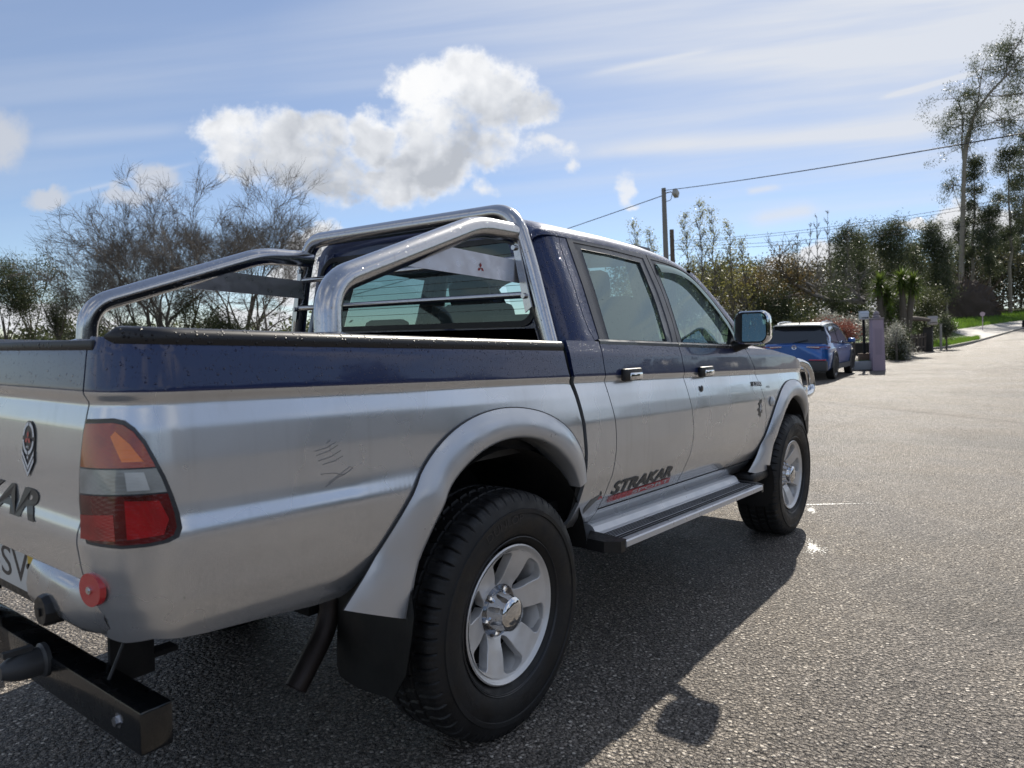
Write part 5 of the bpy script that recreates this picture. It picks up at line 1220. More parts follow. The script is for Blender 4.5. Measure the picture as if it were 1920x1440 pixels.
# --- dark brush behind, from the cab roof to the blue car
GB = 'brush and evergreens behind the blue car'
brush = [(1215, 40, 4.0, 1.5, LEAF_B, 'olive brush rising just over the cab roof'), (1285, 40, 4.7, 1.5, LEAF_B, 'olive brush behind the two poles'), (1350, 39, 4.9, 1.5, LEAF_B, 'brush behind the tallest sapling'), (1408, 40, 5.0, 1.3, LEAF_O, 'russet bushy tree right of the sapling row'), (1448, 41, 5.3, 1.1, LEAF_D, 'dark round-topped evergreen above the door mirror'), (1478, 42, 5.4, 1.0, LEAF_D, 'dark evergreen right of the round-topped one'), (1436, 37, 2.8, 1.5, LEAF_D, 'dark low thicket right behind the door mirror'), (1490, 37, 2.9, 1.3, LEAF_D, 'dark low thicket above the blue car roof'), (1545, 38, 3.0, 1.2, LEAF_D, 'dark thicket under the fallen branches'), (1580, 44, 4.2, 1.3, LEAF_D, 'evergreen behind the fallen branches'), (1622, 40, 2.9, 1.2, LEAF_D, 'dark thicket between fallen branches and first yucca'), (1672, 41, 2.9, 1.0, LEAF_D, 'dark thicket between the two yuccas'), (1735, 44, 3.2, 1.3, LEAF_B, 'olive thicket right of the second yucca'), (1500, 34, 1.6, 1.0, LEAF_B, 'low green shrub behind the blue car roof')]
for i, (px, D, H, rx, mt, lab) in enumerate(brush): leafy('bush', px, D, H, 80 + i, lab, mt, 110, rx, .52, .46, 46, .13, .2, cat='bush', group=GB, lob=5)
# bare saplings behind the fallen tree
GV = 'thin bare saplings behind the fallen tree'
for i, (px, ty, D) in enumerate([(1497, 448, 50), (1517, 428, 51), (1543, 412, 50), (1562, 402, 50), (1598, 420, 52)]):
    r = np.random.default_rng(110 + i); gp = ground_at(px, 0, D); H = at(px, ty, D)[2] - gp[2]; root = place(empty('bare_sapling', label=['leftmost thin bare sapling against the white cloud', 'second thin bare sapling from the left', 'middle thin bare sapling', 'tallest thin bare sapling, second from the right', 'rightmost thin bare sapling, before the first eucalyptus'][i], cat='tree', group=GV), gp); segs = []
    p = np.array((0, 0, -.1)); n = 12
    for k in range(n):
        q = np.array((p[0] + r.normal(0, .05), p[1] + r.normal(0, .05), H * (k + 1) / n)); segs.append((*p, *q, .05 * (1 - k / n) + .012, .05 * (1 - (k + 1) / n) + .012, 0))
        if k > 4:
            for _ in range(4):
                a = r.uniform(0, 2 * PI); L = r.uniform(.8, 1.8) * (1.1 - k / n); d = np.array((math.cos(a) * .5, math.sin(a) * .5, 1.)); e = q + d / np.linalg.norm(d) * L; segs.append((*q, *e, .018, .012, 2))
                for f_ in (.35, .6, .85): m2 = q + (e - q) * f_; dd = d + r.normal(0, .45, 3); segs.append((*m2, *(m2 + dd / np.linalg.norm(dd) * L * .45), .012, .010, 2))
        p = q
    split_tree(root, segs, BARK, TWIG, 0)
# fallen tree
def poly_branch(pts, D, r0, r1, segs, lev, rnd):
    P = resample([at(1400 + a / 4.8, 420 + b / 4.8, D + rnd.normal(0, .4)) for a, b in pts], 9); R = np.linspace(r0, r1, 9)
    for i in range(8): segs.append((*P[i], *P[i + 1], R[i], R[i + 1], lev))
    return P
r = np.random.default_rng(7); segs = []; root = empty('fallen_tree', label='storm-felled grey tree with bare branches reaching over the thicket', cat='tree'); tips = []
for pts, r0, r1 in [([(1060, 700), (960, 690), (850, 705), (700, 685), (560, 610), (440, 560), (330, 440), (270, 400)], .16, .05), ([(780, 700), (640, 640), (540, 550), (480, 460), (440, 380)], .10, .04), ([(1060, 690), (980, 620), (920, 560), (870, 530)], .09, .03), ([(1020, 680), (1010, 600), (990, 520)], .06, .02), ([(560, 615), (420, 640), (260, 690), (130, 600), (90, 520)], .08, .03), ([(850, 705), (760, 650), (690, 600), (650, 590)], .06, .02), ([(600, 560), (500, 510), (360, 490), (300, 480)], .07, .03), ([(330, 440), (300, 330), (290, 290)], .05, .02)]:
    P = poly_branch(pts, 38, r0, r1, segs, 0, r); tips.append(P)
    for p in P[2:]:
        for _ in range(2): grow(r, p, r.normal(0, 1, 3) + (0, 0, .8), .9, .022, 2, 3, segs, .7, .2, 3, (1, 3), .6, .2, .010)
split_tree(root, segs, simple('grey_dead_wood', (.20, .18, .16), .9, var=.3), TWIG, 0)
cl_ = np.concatenate([t_[-4:] for t_ in (tips[0], tips[1], tips[4], tips[6], tips[7])]); cl_ = np.repeat(cl_, 4, 0) + r.normal(0, .32, (len(cl_) * 4, 3)); quick('dead_foliage', leaves(r, cl_, 30, .13, .16, .8), 4, LEAF_O, root)
# --- eucalyptus row
GE = 'row of young eucalyptus on the skyline'
euc = [(1594, 436, 62, 1.5, 'leftmost round-crowned eucalyptus of the skyline row'), (1622, 446, 66, 1.0, 'narrow eucalyptus, second of the skyline row'), (1648, 434, 62, 1.5, 'broad dark eucalyptus, third of the skyline row'), (1688, 428, 61, 1.6, 'highest eucalyptus crown of the skyline row, above the second yucca'), (1718, 462, 66, 1.1, 'small eucalyptus between the two broad crowns'), (1748, 430, 62, 1.6, 'broad dark eucalyptus, last before the tall trunk'), (1775, 452, 60, 1.3, 'leaning eucalyptus touching the tall trunk')]
def eucalypt(px, ty, D, rw, label, seed, cz=.74, dens=1.0, group=GE, name='eucalyptus_tree', nb=9, size=.22):
    r = np.random.default_rng(seed); gp = ground_at(px, 0, D); H = at(px, ty, D)[2] - gp[2]; root = place(empty(name, label=label, cat='tree', group=group), gp); segs = []; cs = []
    p = np.array((0, 0, -.2)); n = 10
    for k in range(n):
        q = np.array((p[0] + r.normal(0, .10), p[1] + r.normal(0, .10), H * .96 * (k + 1) / n)); segs.append((*p, *q, .012 * H * (1 - k / n * .8), .012 * H * (1 - (k + 1) / n * .8), 0)); 
        if k >= int(n * (cz - .36)):
            for _ in range(nb // 3):
                a = r.uniform(0, 2 * PI); f = 1 - abs((k + 1) / n - cz) / .5; L = rw * r.uniform(.4, 1.0) * max(.35, f); e = q + (math.cos(a) * L, math.sin(a) * L, L * .7); segs.append((*q, *e, .03, .012, 1)); cs += [e, q + (e - q) * .6 + r.normal(0, .2, 3), e + r.normal(0, .3, 3)]
        p = q
    cs += [p + r.normal(0, .25, 3) for _ in range(5)]
    cs = np.array(cs); quick('trunk', tubes_mesh(segs, 6), 4, PALEB, root); quick('crown', leaves(r, cs, int(88 * dens), size * .74, .36, 1.1, .35), 4, LEAF_E, root)
for i, (px, ty, D, rw, lab) in enumerate(euc): eucalypt(px, ty, D, rw, lab, 130 + i, dens=1.3, nb=12)
GR = 'slim eucalyptus in the right-hand stand'
for i, (px, ty, D, rw, lab) in enumerate([(1826, 300, 58, 1.2, 'slim eucalyptus just right of the tall trunk'), (1858, 395, 56, 1.3, 'lowest slim eucalyptus, above the root plate'), (1893, 285, 57, 1.7, 'tall leafy eucalyptus near the right edge'), (1925, 250, 60, 1.9, 'eucalyptus cut by the right edge of the picture'), (1795, 420, 66, 1.2, 'slim eucalyptus left of the tall trunk foot'), (1842, 455, 70, 1.4, 'short eucalyptus behind the root plate'), (1878, 440, 68, 1.4, 'short eucalyptus left of the tall leafy one'), (1912, 430, 70, 1.4, 'short eucalyptus at the right edge')]):
    eucalypt(px, ty, D + 26, rw * 1.45, lab, 150 + i, cz=.66, dens=1.5, group=GR, nb=12, size=.28)
# the tall old eucalyptus
r = np.random.default_rng(3); D = 82; root = empty('tall_eucalyptus', label='tallest eucalyptus with a long pale bare trunk and airy crown at the top right', cat='tree'); segs = []; cs = []
def ptree(pts, r0, r1, lev, every=1, leaf=0, Dv=.5):
    P = resample([at(a, b, D + dd) for (a, b), dd in zip(pts, np.cumsum(r.normal(0, Dv, len(pts))))], 14); R = np.linspace(r0, r1, 14) * 1.5
    for i in range(13): segs.append((*P[i], *P[i + 1], R[i], R[i + 1], lev))
    for p in P[int(14 * (1 - leaf)):]:
        for _ in range(3):
            e = p + r.normal(0, 1.4, 3) * (1, 1, .7); segs.append((*p, *e, .045, .014, 1)); cs.append(e)
    return P
ptree([(1800, 632), (1802, 560), (1803, 480), (1806, 380), (1808, 300), (1812, 250), (1826, 215), (1850, 180), (1880, 150), (1905, 120), (1935, 90)], .23, .05, 0, leaf=.42)
ptree([(1806, 330), (1815, 270), (1822, 240), (1832, 200), (1838, 160), (1842, 130)], .10, .03, 0, leaf=.65)
ptree([(1806, 300), (1803, 265), (1806, 230), (1800, 200), (1795, 185)], .07, .02, 0, leaf=.6)
ptree([(1850, 180), (1885, 180), (1912, 176), (1945, 170)], .05, .02, 0, leaf=.5)
ptree([(1880, 150), (1890, 120), (1900, 95), (1915, 75)], .05, .02, 0, leaf=.8)
ptree([(1822, 240), (1845, 235), (1870, 225), (1895, 225)], .05, .015, 0, leaf=.45)
ptree([(1804, 400), (1792, 370), (1786, 345)], .03, .012, 0, leaf=.15)
quick('trunk', tubes_mesh(segs, 8), 4, PALEB, root)
cs = np.array(cs); cs = np.concatenate([cs, cs + r.normal(0, .6, cs.shape)]); quick('crown', leaves(r, cs, 75, .22, .38, 1.2, .32), 4, LEAF_E, root)
# --- yuccas
def yucca(px, cy, D, heads, label, seed):
    r = np.random.default_rng(seed); gp = ground_at(px, 0, D); root = place(empty('yucca', label=label, cat='yucca', group='yuccas behind the gateway'), gp); m_ = MB(); V = []
    for (dx, cyp, rad) in heads:
        hz = at(px, cyp, D)[2] - gp[2]; c = np.array((dx * CR[0], dx * CR[1], hz)); m_.tube([(0, 0, -.1), (c[0] * .5, c[1] * .5, hz * .5), c], [.17, .15, .12], 10)
        for i in range(260):
            th = r.uniform(0, 2 * PI); el = r.uniform(-.9, 1.35); L = rad * r.uniform(.75, 1.1); d = np.array((math.cos(th) * math.cos(el), math.sin(th) * math.cos(el), math.sin(el))); e = np.cross(d, (0, 0, 1.)); e /= np.linalg.norm(e) + 1e-6; w = .028
            b0 = c + (0, 0, r.uniform(-.45, .1)); md = b0 + d * L * .55; tp = b0 + d * L + (0, 0, -.12 * L)
            V += [b0 - e * w, b0 + e * w, md + e * w * .9, md - e * w * .9, md - e * w * .9, md + e * w * .9, tp + e * .004, tp - e * .004]
    m_.build('trunk', BARK, root, 50); quick('crown', np.array(V), 4, LEAF_P, root)
yucca(1654, 540, 34, [(-.05, 532, .72), (.3, 552, .5)], 'left-hand yucca with a single drooping green head', 1); yucca(1698, 530, 34, [(-.12, 522, .75), (.42, 530, .7)], 'right-hand yucca with two spiky heads', 2); yucca(1672, 590, 33, [(0, 585, .45)], 'lowest yucca rosette, between the two tall yuccas', 3)
# --- garden shrubs along the frontage
leafy('shrub', 1528, 31, 1.75, 201, 'russet shrub behind the blue car roof', LEAF_O, 60, .8, .62, .35, 40, .09, .15, cat='shrub', lob=3)
leafy('shrub', 1572, 30.5, 1.65, 202, 'red-leaved shrub right of the blue car roof', LEAF_R, 60, .75, .62, .35, 40, .09, .15, cat='shrub', lob=3)
leafy('shrub', 1602, 32, 2.35, 203, 'silvery shrub above the red-leaved one', LEAF_W, 60, .95, .72, .26, 36, .10, .16, cat='shrub', lob=4)
leafy('shrub', 1682, 29, 1.75, 204, 'grey-green bush right of the pink pillar', LEAF_W, 60, .55, .60, .38, 22, .08, .14, cat='shrub', lob=3)
leafy('shrub', 1682, 29.4, 1.7, 206, 'dark ivy heap behind the grey-green bush', LEAF_D, 60, .6, .5, .45, 50, .09, .15, cat='shrub', lob=3)
leafy('shrub', 1775, 38, 1.9, 205, 'grey-green bush behind the far letterbox', LEAF_E, 60, .6, .5, .45, 44, .10, .16, cat='shrub', lob=3)
# --- root plate of the fallen tree
r = np.random.default_rng(9); bm = bmesh.new(); bmesh.ops.create_icosphere(bm, subdivisions=5, radius=1)
for v in bm.verts:
    d = v.co.copy(); n_ = .07 * math.sin(5 * d.x + 3 * d.z) * math.cos(4 * d.y + 2) + .05 * math.sin(13 * d.x + 7 * d.y) * math.sin(11 * d.z) + .04 * math.sin(31 * d.y + 9 * d.z) * math.sin(27 * d.z + 5) + r.normal(0, .035); v.co = Vector((d.x * 1.2, d.y * 2.5, max(-.2, d.z * 2.75))) * (1 + n_)
V = [tuple(v.co) for v in bm.verts]; bm.verts.index_update(); F = [[v.index for v in f.verts] for f in bm.faces]; bm.free()
o = mesh('root_plate', V, F, simple('dark_red_earth', (.055, .040, .031), .95, bump=1.0, bscale=6, var=.5), None, 180, label='upturned root plate of dark red earth beneath the tall eucalyptus', cat='root plate'); o.scale = (1.42, 1.42, 1.42); o.location = ground_at(1806, 0, 78); o.rotation_euler = (0, 0, .6)
sg_ = []
for k in range(90):
    a = r.uniform(-.1, PI + .1); d = np.array((r.normal(-.3, .5), math.cos(a) * 2.5, math.sin(a) * 2.7)); d2 = d * r.uniform(1.08, 1.4) + r.normal(0, .22, 3); sg_.append((*(d * .8), *d2, .045, .012, 0)); d3 = d2 + r.normal(0, .3, 3); sg_.append((*d2, *d3, .02, .008, 0))
quick('broken_roots', tubes_mesh(sg_, 4), 4, simple('root_wood', (.10, .065, .045), .9), o)
# --- far-off woods
def far_wood(name, pxs, D, H0, H1, seed, mat, n, label_kind='stuff', size=.42):
    r = np.random.default_rng(seed); cs = []
    for i in range(n):
        px = r.uniform(*pxs); d = D * r.uniform(.95, 1.25); g_ = ground_at(px, 0, d); h = H0 + (H1 - H0) * (.5 + .5 * math.sin(px * .021 + seed) * math.sin(px * .0063 + 1)) ; cs.append(g_ + (0, 0, h * r.uniform(.03, 1) ** .8))
    quick(name, leaves(r, np.array(cs), 12, size, .6, .4, .5), 4, mat, kind='stuff')
far_wood('distant_wood', (1150, 2150), 90, 6.0, 9.5, 2, LEAF_K, 7500, size=.36); far_wood('distant_wood', (-250, 620), 62, 1.6, 3.2, 5, LEAF_B, 900)
def add_unseen_hedge():  # unseen hedge added behind the viewpoint, clumps shaped for bands reflected in the paint
    r = np.random.default_rng(17); cs = []
    for i in range(3600):
        a = r.uniform(math.radians(-172), math.radians(-14)); d = r.uniform(26, 30); da_ = math.degrees(a); h = 2.6 + .9 * math.sin(a * 9) * math.sin(a * 4.1 + 1) + .35 * math.sin(a * 47) + (1.5 if -60 < da_ < -47.6 or -45.2 < da_ < -34 or -82 < da_ < -70 else 0)
        cs.append((CAM[0] + d * math.cos(a), CAM[1] + d * math.sin(a), h * r.uniform(.02, 1)))
    quick('unseen_reflection_hedge', leaves(r, np.array(cs), 34, .42, (.32, .32, .18), .2, .7), 4, LEAF_D, kind='stuff')
add_unseen_hedge()
# ------------------------------------------------------------------ gateway things
PINK = simple('mauve_render', (.36, .285, .345), .85, bump=.3, bscale=14, var=.12)
gp = ground_at(1646, 0, 23.6); yawp = math.atan2(CF[1], CF[0]) - .16
def gateobj(name, m_, mat, p, label, cat, parent=None, ang=None, sm=40):
    o = fix_normals(m_.build(name, mat, None, sm, label=label, cat=cat)); o.matrix_world = Matrix.Translation(Vector(p)) @ LEAN @ Matrix.Rotation(yawp if ang is None else ang, 4, 'Z'); return o
m_ = MB(); n = 4; hw0, hw1 = .195, .165
V = [(sx * hw0, sy * hw0, -.05) for sx, sy in ((-1, -1), (1, -1), (1, 1), (-1, 1))] + [(sx * hw1, sy * hw1, 1.66) for sx, sy in ((-1, -1), (1, -1), (1, 1), (-1, 1))]
m_.add(V, [(3, 2, 1, 0), (4, 5, 6, 7)] + [(i, (i + 1) % 4, 4 + (i + 1) % 4, 4 + i) for i in range(4)])
pl = gateobj('gate_pillar', m_, PINK, gp, 'mauve rendered gate pillar beside the blue car', 'pillar')
m_ = MB(); m_.box((0, 0, 1.69), (.185, .185, .03), bev=.01); m_.lathe([(0, 0), (.12, 0), (.13, .05), (.08, .09), (.10, .14), (.06, .20), (0, .24)], (0, 0, 1.72), 16, 'z'); m_.build('cap', simple('weathered_cap', (.24, .21, .23), .9, var=.3), pl, 40)
m_ = MB(); m_.box((-.181, 0, .85), (.004, .10, .52)); m_.box((-.187, -.045, .8), (.003, .004, .48)); m_.build('panel', simple('mauve_panel', (.31, .25, .305), .8), pl)
def letterbox(px, py, D, w, h, label, col):
    p = at(px, py, D); m_ = MB(); m_.box((0, 0, 0), (.12, w, h * .62), bev=.02); m_.prism([(-.13, -w * 1.05, h * .6), (-.13, w * 1.05, h * .6), (-.05, w * 1.05, h), (-.05, -w * 1.05, h)], (.17, 0, 0)); b = gateobj('letterbox', m_, simple('letterbox_paint', col, .4, .3), p, label, 'letterbox')
    m_ = MB(); m_.box((-.127, 0, -.05), (.004, w * .8, .012)); m_.build('slot', DARK, b)
    m_ = MB(); g_ = ground_at(px, 0, D); m_.box((.03, 0, -(p[2] - g_[2]) / 2 - h * .4), (.035, .035, (p[2] - g_[2]) / 2 - h * .3)); m_.build('post', DARK, b)
letterbox(1619.5, 593, 23.8, .13, .17, 'pale grey letterbox left of the mauve pillar', (.50, .53, .58)); letterbox(1748, 603, 37, .22, .28, 'beige letterbox on a post before the far bush', (.42, .38, .36))
# dark low walls
DW = simple('dark_stone_wall', (.045, .042, .038), .9, bump=.9, bscale=9, var=.5)
def lowwall(a, b, h, t_, label, name='low_wall', mat=DW):
    a = np.array(a); b = np.array(b); d = b - a; n_ = np.array((-d[1], d[0], 0)); n_ = n_ / np.linalg.norm(n_) * t_; m_ = MB()
    m_.prism([a - (0, 0, .1), b - (0, 0, .1), b + (0, 0, h), a + (0, 0, h)], n_); o = fix_normals(m_.build(name, mat, None, 30, label=label, cat='wall'))
    m_ = MB(); m_.prism([a + (0, 0, h + .002) - n_ * .1, b + (0, 0, h + .002) - n_ * .1, b + (0, 0, h + .06) - n_ * .1, a + (0, 0, h + .06) - n_ * .1], n_ * 1.2); fix_normals(m_.build('coping', STONE, o, 30)); return o
lowwall(ground_at(1660, 0, 35.4), ground_at(1735, 0, 37.5), .78, .25, 'dark stone frontage wall right of the mauve pillar')
lowwall(ground_at(1400, 0, 33.2), ground_at(1655, 0, 34.6), .55, .25, 'dark stone wall running behind the blue car')
# wooden beam and fence posts
WOODM = simple('rotten_timber', (.11, .09, .075), .9, var=.3)
def fencep(px, D, h, w, label, mat=WOODM, cat='post'):
    m_ = MB(); m_.box((0, 0, h / 2 - .05), (w, w, h / 2 + .05), bev=.01); m_.box((0, 0, h + .02), (w * 1.15, w * 1.15, .02)); o = m_.build('gate_post', mat, None, 30, label=label, cat=cat); o.matrix_world = Matrix.Translation(Vector(ground_at(px, 0, D))) @ LEAN
fencep(1698, 34.6, 1.55, .14, 'stubby stone post left end of the timber beam', DW); fencep(1741, 36.6, 1.2, .20, 'broad stone gate post under the far letterbox', DW); fencep(1765, 37.5, 1.35, .05, 'thin pale post right of the far letterbox', simple('pale_post', (.34, .32, .29), .8))
m_ = MB(); a_ = at(1690, 597, 34.8); b_ = at(1742, 600, 36.8); m_.tube([a_, (a_ + b_) / 2 + (0, 0, .03), b_], [.10, .12, .09], 8); m_.build('timber_beam', WOODM, None, 50, label='rough timber beam lying across the gate posts', cat='beam')
m_ = MB(); a_ = ground_at(1718, 0, 35.6); 
for k in range(6): m_.box(tuple(ground_at(1702 + k * 6.5, 0, 34.9 + k * .3) + (0, 0, .5)), (.02, .05, .45))
for z in (.25, .75): m_.tube([ground_at(1700, 0, 34.8) + (0, 0, z), ground_at(1738, 0, 36.6) + (0, 0, z)], .03, 6)
m_.build('wicket_gate', WOODM, None, 40, label='small slatted gate between the stone posts', cat='gate')
# iron railing behind the blue car
m_ = MB(); A_ = ground_at(1470, 0, 33.6) + (0, 0, .6); B_ = ground_at(1640, 0, 34.4) + (0, 0, .6)
for z in (.12, .85): m_.tube([A_ + (0, 0, z), B_ + (0, 0, z)], .018, 6)
for t_ in np.linspace(0, 1, 34): p = A_ + (B_ - A_) * t_; m_.tube([p, p + (0, 0, .92)], .010, 5)
m_.build('railing', DARK, None, 40, label='thin iron railing on the wall behind the blue car', cat='railing')
# sign disc, trough, crate, bollard
m_ = MB(); m_.lathe([(0, 0), (.17, 0), (.17, .02), (0, .02)], (0, 0, 1.25), 24, 'x'); m_.tube([(.03, 0, -.1), (.03, 0, 1.3)], .03, 8); gateobj('round_sign', m_, simple('faded_pink_sign', (.55, .40, .44), .5), ground_at(1842, 0, 56), 'small faded pink round sign before the root plate', 'sign', ang=math.atan2(CF[1], CF[0]) - .58)
m_ = MB()
for (c, h) in (((0, 0, .17), (.20, .42, .15)),): m_.box(c, h, bev=.03)
tr = gateobj('stone_trough', m_, simple('trough_grey', (.30, .31, .33), .8, bump=.3, bscale=12, var=.2), ground_at(1618, 0, 23.8), 'grey stone trough between the blue car and the mauve pillar', 'trough')
m_ = MB(); m_.box((0, 0, .335), (.15, .36, .006)); m_.build('soil', EARTH, tr)
m_ = MB(); m_.box((0, 0, .44), (.12, .20, .10), bev=.01); m_.box((0, 0, .55), (.13, .21, .012)); gateobj('wooden_crate', m_, simple('crate_wood', (.13, .085, .06), .8, var=.3), ground_at(1624, 0, 23.9), 'brown wooden crate standing on the grey trough', 'crate')
m_ = MB(); m_.lathe([(0, 0), (.13, 0), (.13, .55), (.10, .60), (0, .62)], (0, 0, 0), 16, 'z'); m_.lathe([(.134, .35), (.134, .45)], (0, 0, 0), 16, 'z'); o = m_.build('bollard', DARK, None, 40, label='dark bollard at the right edge by the kerb', cat='bollard'); o.location = ground_at(1919, 0, 56)
# ------------------------------------------------------------------ the blue car (own frame: x forward from its tail, y left)
car = empty('blue_car', label='metallic blue compact SUV with silver roof parked near the mauve pillar', cat='car')
BLUE, _t, _b = newmat('metallic_blue'); _o = _t.node('ShaderNodeTexCoord').outputs['Object']
_b.inputs['Base Color'].default_value = (.004, .085, .33, 1); _b.inputs['Metallic'].default_value = .45; _b.inputs['Roughness'].default_value = .3; _b.inputs['Coat Weight'].default_value = 1; _b.inputs['Coat Roughness'].default_value = .04
SILR = simple('silver_roof', (.42, .44, .47), .3, .5, .8); DGL = simple('dark_car_glass', (.012, .015, .018), .06, 0, 1, spec=.8); CLAD = simple('grey_cladding', (.05, .052, .056), .6)
sx = [0, .03, .10, .25, .5, .88, 1.3, 1.8, 2.4, 3.0, 3.4, 3.8, 4.15, 4.35, 4.46]
wx = [.74, .82, .875, .905, .92, .93, .925, .92, .92, .925, .93, .92, .87, .78, .60]
bx = [.93, .96, 1.0, 1.03, 1.045, 1.03, 1.01, 1.0, .985, .975, .97, .93, .88, .80, .70]
def sec(i):
    w, b = wx[i], bx[i]; lo = .26 if 1 < i < 13 else .34
    return [(0, lo - .02), (w * .90, lo), (w * .975, lo + .08), (w * .992, .50), (w, .62), (w * .985, .74), (w * .975, .80), (w * .985, .86), (w * .965, .92 if b > .95 else b - .05), (w * .93, b - .015), (w * .89, b), (w * .60, b + .015), (0, b + .03)]
V = []; F = []; n = 13
for s_ in (1, -1):
    k0 = len(V)
    for i, x in enumerate(sx): V += [(x + (.05 * (abs(y) / .93) ** 3 if i < 3 else 0), -y * s_, z) for y, z in sec(i)]
    for i in range(len(sx) - 1):
        for j in range(n - 1):
            f = (k0 + i * n + j, k0 + (i + 1) * n + j, k0 + (i + 1) * n + j + 1, k0 + i * n + j + 1); F.append(f if s_ > 0 else f[::-1])
    F.append(tuple(k0 + j for j in range(n)) if s_ > 0 else tuple(k0 + j for j in range(n))[::-1]); F.append(tuple(k0 + (len(sx) - 1) * n + j for j in range(n)))
cb = fix_normals(mesh('body', V, F, BLUE, car, 40))
hw = lambda z: float(np.interp(z, [.98, 1.2, 1.45, 1.56], [.845, .79, .70, .64]))
prof = [(.16, .99), (.30, 1.22), (.47, 1.47), (.56, 1.535), (.9, 1.575), (1.5, 1.60), (2.1, 1.585), (2.5, 1.53), (2.75, 1.43), (3.1, 1.2), (3.42, .97)]
V = [(x, -hw(z), z) for x, z in prof] + [(x, -hw(z) * .55, z + .018) for x, z in prof] + [(x, hw(z) * .55, z + .018) for x, z in prof] + [(x, hw(z), z) for x, z in prof]; n = len(prof)
F = [(r * n + i, r * n + i + 1, (r + 1) * n + i + 1, (r + 1) * n + i) for r in range(3) for i in range(n - 1)] + [tuple(range(n)), tuple(range(3 * n, 4 * n))[::-1]]
fix_normals(mesh('glasshouse', V, F, DGL, car, 30))
# roof skin, rails, spoiler
st = [(.36, 1.545), (.56, 1.560), (.9, 1.590), (1.5, 1.613), (2.1, 1.598), (2.55, 1.535)]; V = []
for x, z in st:
    for k in (-1, -.93, -.6, 0, .6, .93, 1): V.append((x - (.05 if x < .4 and abs(k) < .7 else 0), k * (hw(z) + .03), z + .012 * (1 - k * k) - (.022 if abs(k) == 1 else 0)))
F = [(i * 7 + j, (i + 1) * 7 + j, (i + 1) * 7 + j + 1, i * 7 + j + 1) for i in range(5) for j in range(6)]; k = len(V); V += [(x, y, z - .03) for x, y, z in V]; F += [tuple(i + k for i in f[::-1]) for f in F] + [(j, j + 1, j + 1 + k, j + k) for j in range(6)]
rf = fix_normals(mesh('roof', V, F, SILR, car, 50))
for s_ in (1, -1): MB().tube([(.50, .58 * s_, 1.56), (.72, .585 * s_, 1.625), (1.4, .59 * s_, 1.655), (2.1, .585 * s_, 1.635), (2.45, .575 * s_, 1.55)], .018, 8, fil=.1).build('roof_rail', BRIGHT, rf, 60)
m_ = MB(); m_.prism([(.62, 0, 1.57), (.72, 0, 1.58), (.60, 0, 1.65)], (0, .015, 0)); m_.build('aerial', DARK, rf)
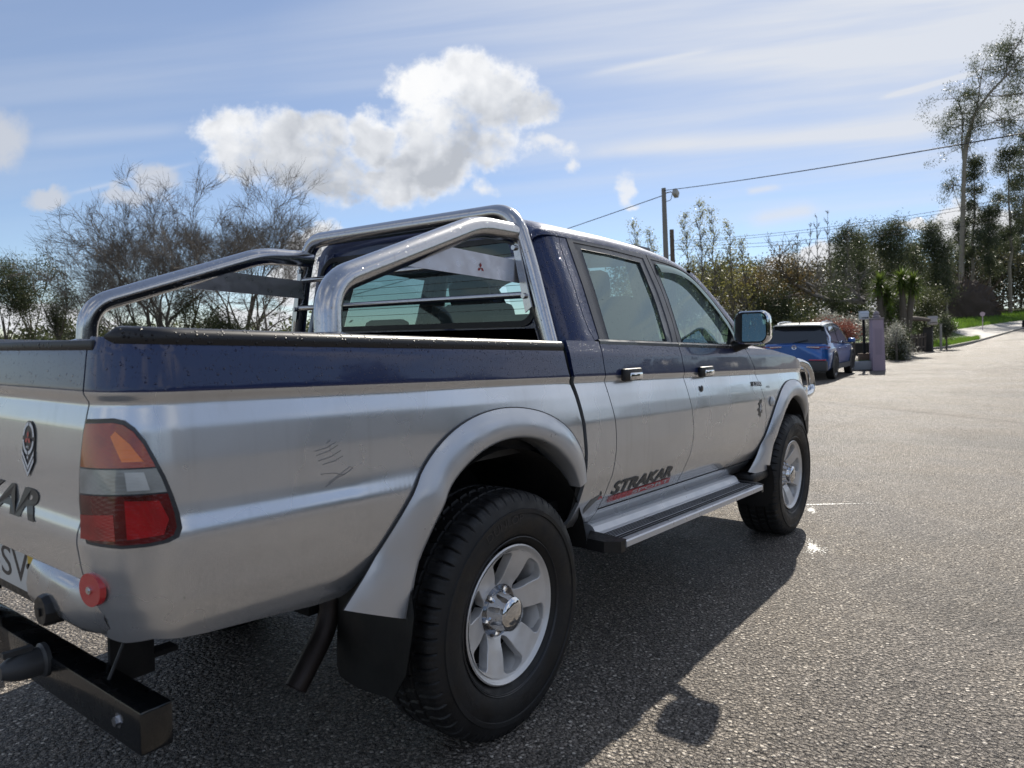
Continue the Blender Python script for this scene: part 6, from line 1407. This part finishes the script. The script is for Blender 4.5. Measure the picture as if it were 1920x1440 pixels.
for s_ in (1, -1):
    def gl(pts, off=.006): return [(x, -(hw(z) + off) * s_, z) for x, z in pts]
    # rear quarter and pillars in body colour
    m_ = MB(); m_.V = gl([(.17, .99), (.52, .99), (.78, 1.12), (.82, 1.20), (.62, 1.36), (.60, 1.50), (.50, 1.47), (.30, 1.22)]); m_.F = [tuple(range(8))]; fix_normals(m_.build('rear_quarter', BLUE, cb, 0))
    m_ = MB(); m_.V = gl([(1.62, 1.0), (1.72, 1.0), (1.76, 1.52), (1.68, 1.53)], .004); m_.F = [(0, 1, 2, 3)]; m_.build('pillar', CLAD, cb, 0)
    # side windows, the sky's brightness put into a paler glass colour
    for q in ([(.86, 1.10), (1.60, 1.045), (1.64, 1.49), (1.05, 1.49), (.80, 1.34)], [(1.76, 1.04), (2.95, 1.02), (2.95, 1.14), (2.45, 1.42), (2.2, 1.48), (1.80, 1.49)]):
        m_ = MB(); m_.V = gl(q, .008); m_.F = [tuple(range(len(q)))]; fix_normals(m_.build('side_window', simple('sky_bright_glass', (.10, .13, .15), .04, .6, 1), cb, 0))
    m_ = MB(); m_.tube(gl([(.80, 1.10), (1.6, 1.03), (3.0, 1.0)], .012), .012, 6); m_.build('window_trim', BRIGHT, cb)
    # grey lower cladding with arches
    m_ = MB(); m_.prism([(1.28, -.925 * s_, .27), (3.14, -.925 * s_, .27), (3.14, -.925 * s_, .42), (1.28, -.925 * s_, .42)], (0, -.012 * s_, 0))
    for xa in (.88, 3.555):
        aa = np.radians(np.linspace(0, 180, 17)); o_ = [(xa + .455 * math.cos(a), .35 + .455 * math.sin(a)) for a in aa]; i_ = [(xa + .40 * math.cos(a), .35 + .40 * math.sin(a)) for a in aa]
        k = len(m_.V); m_.V += [(x, -.938 * s_, z) for x, z in o_] + [(x, -.942 * s_, z) for x, z in i_]; m_.F += [(k + i, k + i + 1, k + 17 + i + 1, k + 17 + i) for i in range(16)]
        m_.V += [(x, -.90 * s_, z) for x, z in o_]; m_.F += [(k + i, k + i + 1, k + 34 + i + 1, k + 34 + i) for i in range(16)]
    fix_normals(m_.build('cladding', CLAD, cb, 30))
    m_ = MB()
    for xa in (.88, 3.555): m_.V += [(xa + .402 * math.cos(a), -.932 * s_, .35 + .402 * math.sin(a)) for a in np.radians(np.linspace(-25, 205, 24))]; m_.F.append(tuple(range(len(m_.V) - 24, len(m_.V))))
    fix_normals(m_.build('arch_shade_disc', DARK, cb, 0))  # flat black disc laid on the body for the arch opening's shade
    for xh in (1.55, 2.55): m_ = MB(); m_.box((xh, -.925 * s_, .86), (.09, .012, .014), bev=.004); m_.build('door_handle', BLUE, cb)
    m_ = MB(); m_.box((2.95, -1.0 * s_, 1.06), (.07, .10, .065), bev=.03); m_.tube([(2.98, -.85 * s_, 1.02), (2.97, -.95 * s_, 1.04)], .02, 6); m_.build('door_mirror', BLUE, cb, 50)
    # rear lamps
    m_ = MB(); m_.prism([(.012, -.36 * s_, .955), (.055, -.80 * s_, .945), (.20, -.905 * s_, .945), (.24, -.912 * s_, .90), (.08, -.85 * s_, .865), (.02, -.60 * s_, .885), (.0, -.34 * s_, .92)], (-.03, 0, 0)); tl = fix_normals(m_.build('tail_light', simple('dark_red_lamp', (.20, .012, .015), .2, coat=1), car, 20))
    m_ = MB(); m_.prism([(-.02, -.33 * s_, .945), (-.005, -.66 * s_, .935), (-.005, -.66 * s_, .915), (-.022, -.33 * s_, .928)], (-.018, 0, 0)); fix_normals(m_.build('reverse_lamp', simple('pale_lamp', (.75, .66, .62), .25, coat=1), tl, 20))
    m_ = MB(); m_.box((.0, -.62 * s_, .575), (.03, .22, .012), bev=.004); m_.build('rear_reflector', REDREF, car)
m_ = MB(); m_.box((.075, 0, .40), (.11, .86, .15), bev=.04); rb_ = m_.build('rear_bumper', CLAD, car, 50)
m_ = MB(); m_.box((-.045, 0, .34), (.012, .46, .022), bev=.006); m_.build('skid_plate', SILR, rb_)
m_ = MB(); m_.lathe([(.045, -.012), (.062, -.016), (.062, -.004)], (-.008, 0, .925), 20, 'x'); m_.box((-.018, 0, .925), (.004, .05, .008)); m_.build('emblem', BRIGHT, car, 40)
V = [(.185, -.74, 1.03), (.185, .74, 1.03), (.455, .60, 1.46), (.455, -.60, 1.46)]; V = [(x - .012, y, z) for x, y, z in V]
rw = mesh('rear_window', V, [(3, 2, 1, 0)], DGL, car, 0); m_ = MB(); m_.V = [(.165, -.30, 1.07), (.165, -.10, 1.07), (.33, -.08, 1.34), (.33, -.26, 1.34)]; m_.F = [(0, 1, 2, 3)]
mm = MB(); mm.tube([(.165, .05, 1.05), (.20, -.32, 1.13)], .010, 6); mm.build('wiper', DARK, rw)
# wheels
def car_wheel():
    m_ = MB(); m_.lathe([(.22, -.10), (.24, -.112), (.30, -.115), (.335, -.10), (.35, -.07), (.35, .07), (.335, .10), (.23, .11)], n=40); w_ = m_.build('wheel', RUBBER, car, 40)
    m_ = MB(); m_.lathe([(.225, -.105), (.215, -.095), (.20, -.04)], n=40); m_.lathe([(0, -.085), (.05, -.085), (.06, -.07)], n=20)
    for k in range(5):
        a = 2 * PI * k / 5
        for d in (-.12, .12): m_.prism([(r_ * math.cos(a + dd), -.085 + .0 * r_, r_ * math.sin(a + dd)) for r_, dd in ((.04, d * 1.5 - .3), (.21, d - .05), (.21, d + .05), (.04, d * 1.5 + .3))], (0, .02, 0))
    fix_normals(m_.build('rim', simple('car_alloy', (.30, .31, .33), .35, .7), w_, 30)); m_ = MB(); m_.lathe([(0, -.03), (.215, -.03)], n=24); m_.build('brake', DARK, w_, 0)
    return w_
cw = car_wheel(); cw.location = (.88, -.825, .35)
for x, s_ in ((3.555, -1), (.88, 1), (3.555, 1)):
    c = copy_tree(cw, car); c.location = (x, .825 * s_, .35); c.rotation_euler = (0, .4, 0 if s_ < 0 else PI)
o_ = ground_at(1489.5, 0, 20.2); car.location = Vector(o_) + Vector((0, 0, .012)); car.rotation_euler = (0, -.0, math.radians(3.0)); car.scale = (1, 1, 1)
car.matrix_world = Matrix.Translation(Vector(o_) + Vector((0, 0, .012))) @ Matrix.Rotation(math.radians(3.0), 4, 'Z') @ Matrix.Rotation(-math.atan(.02), 4, 'Y')
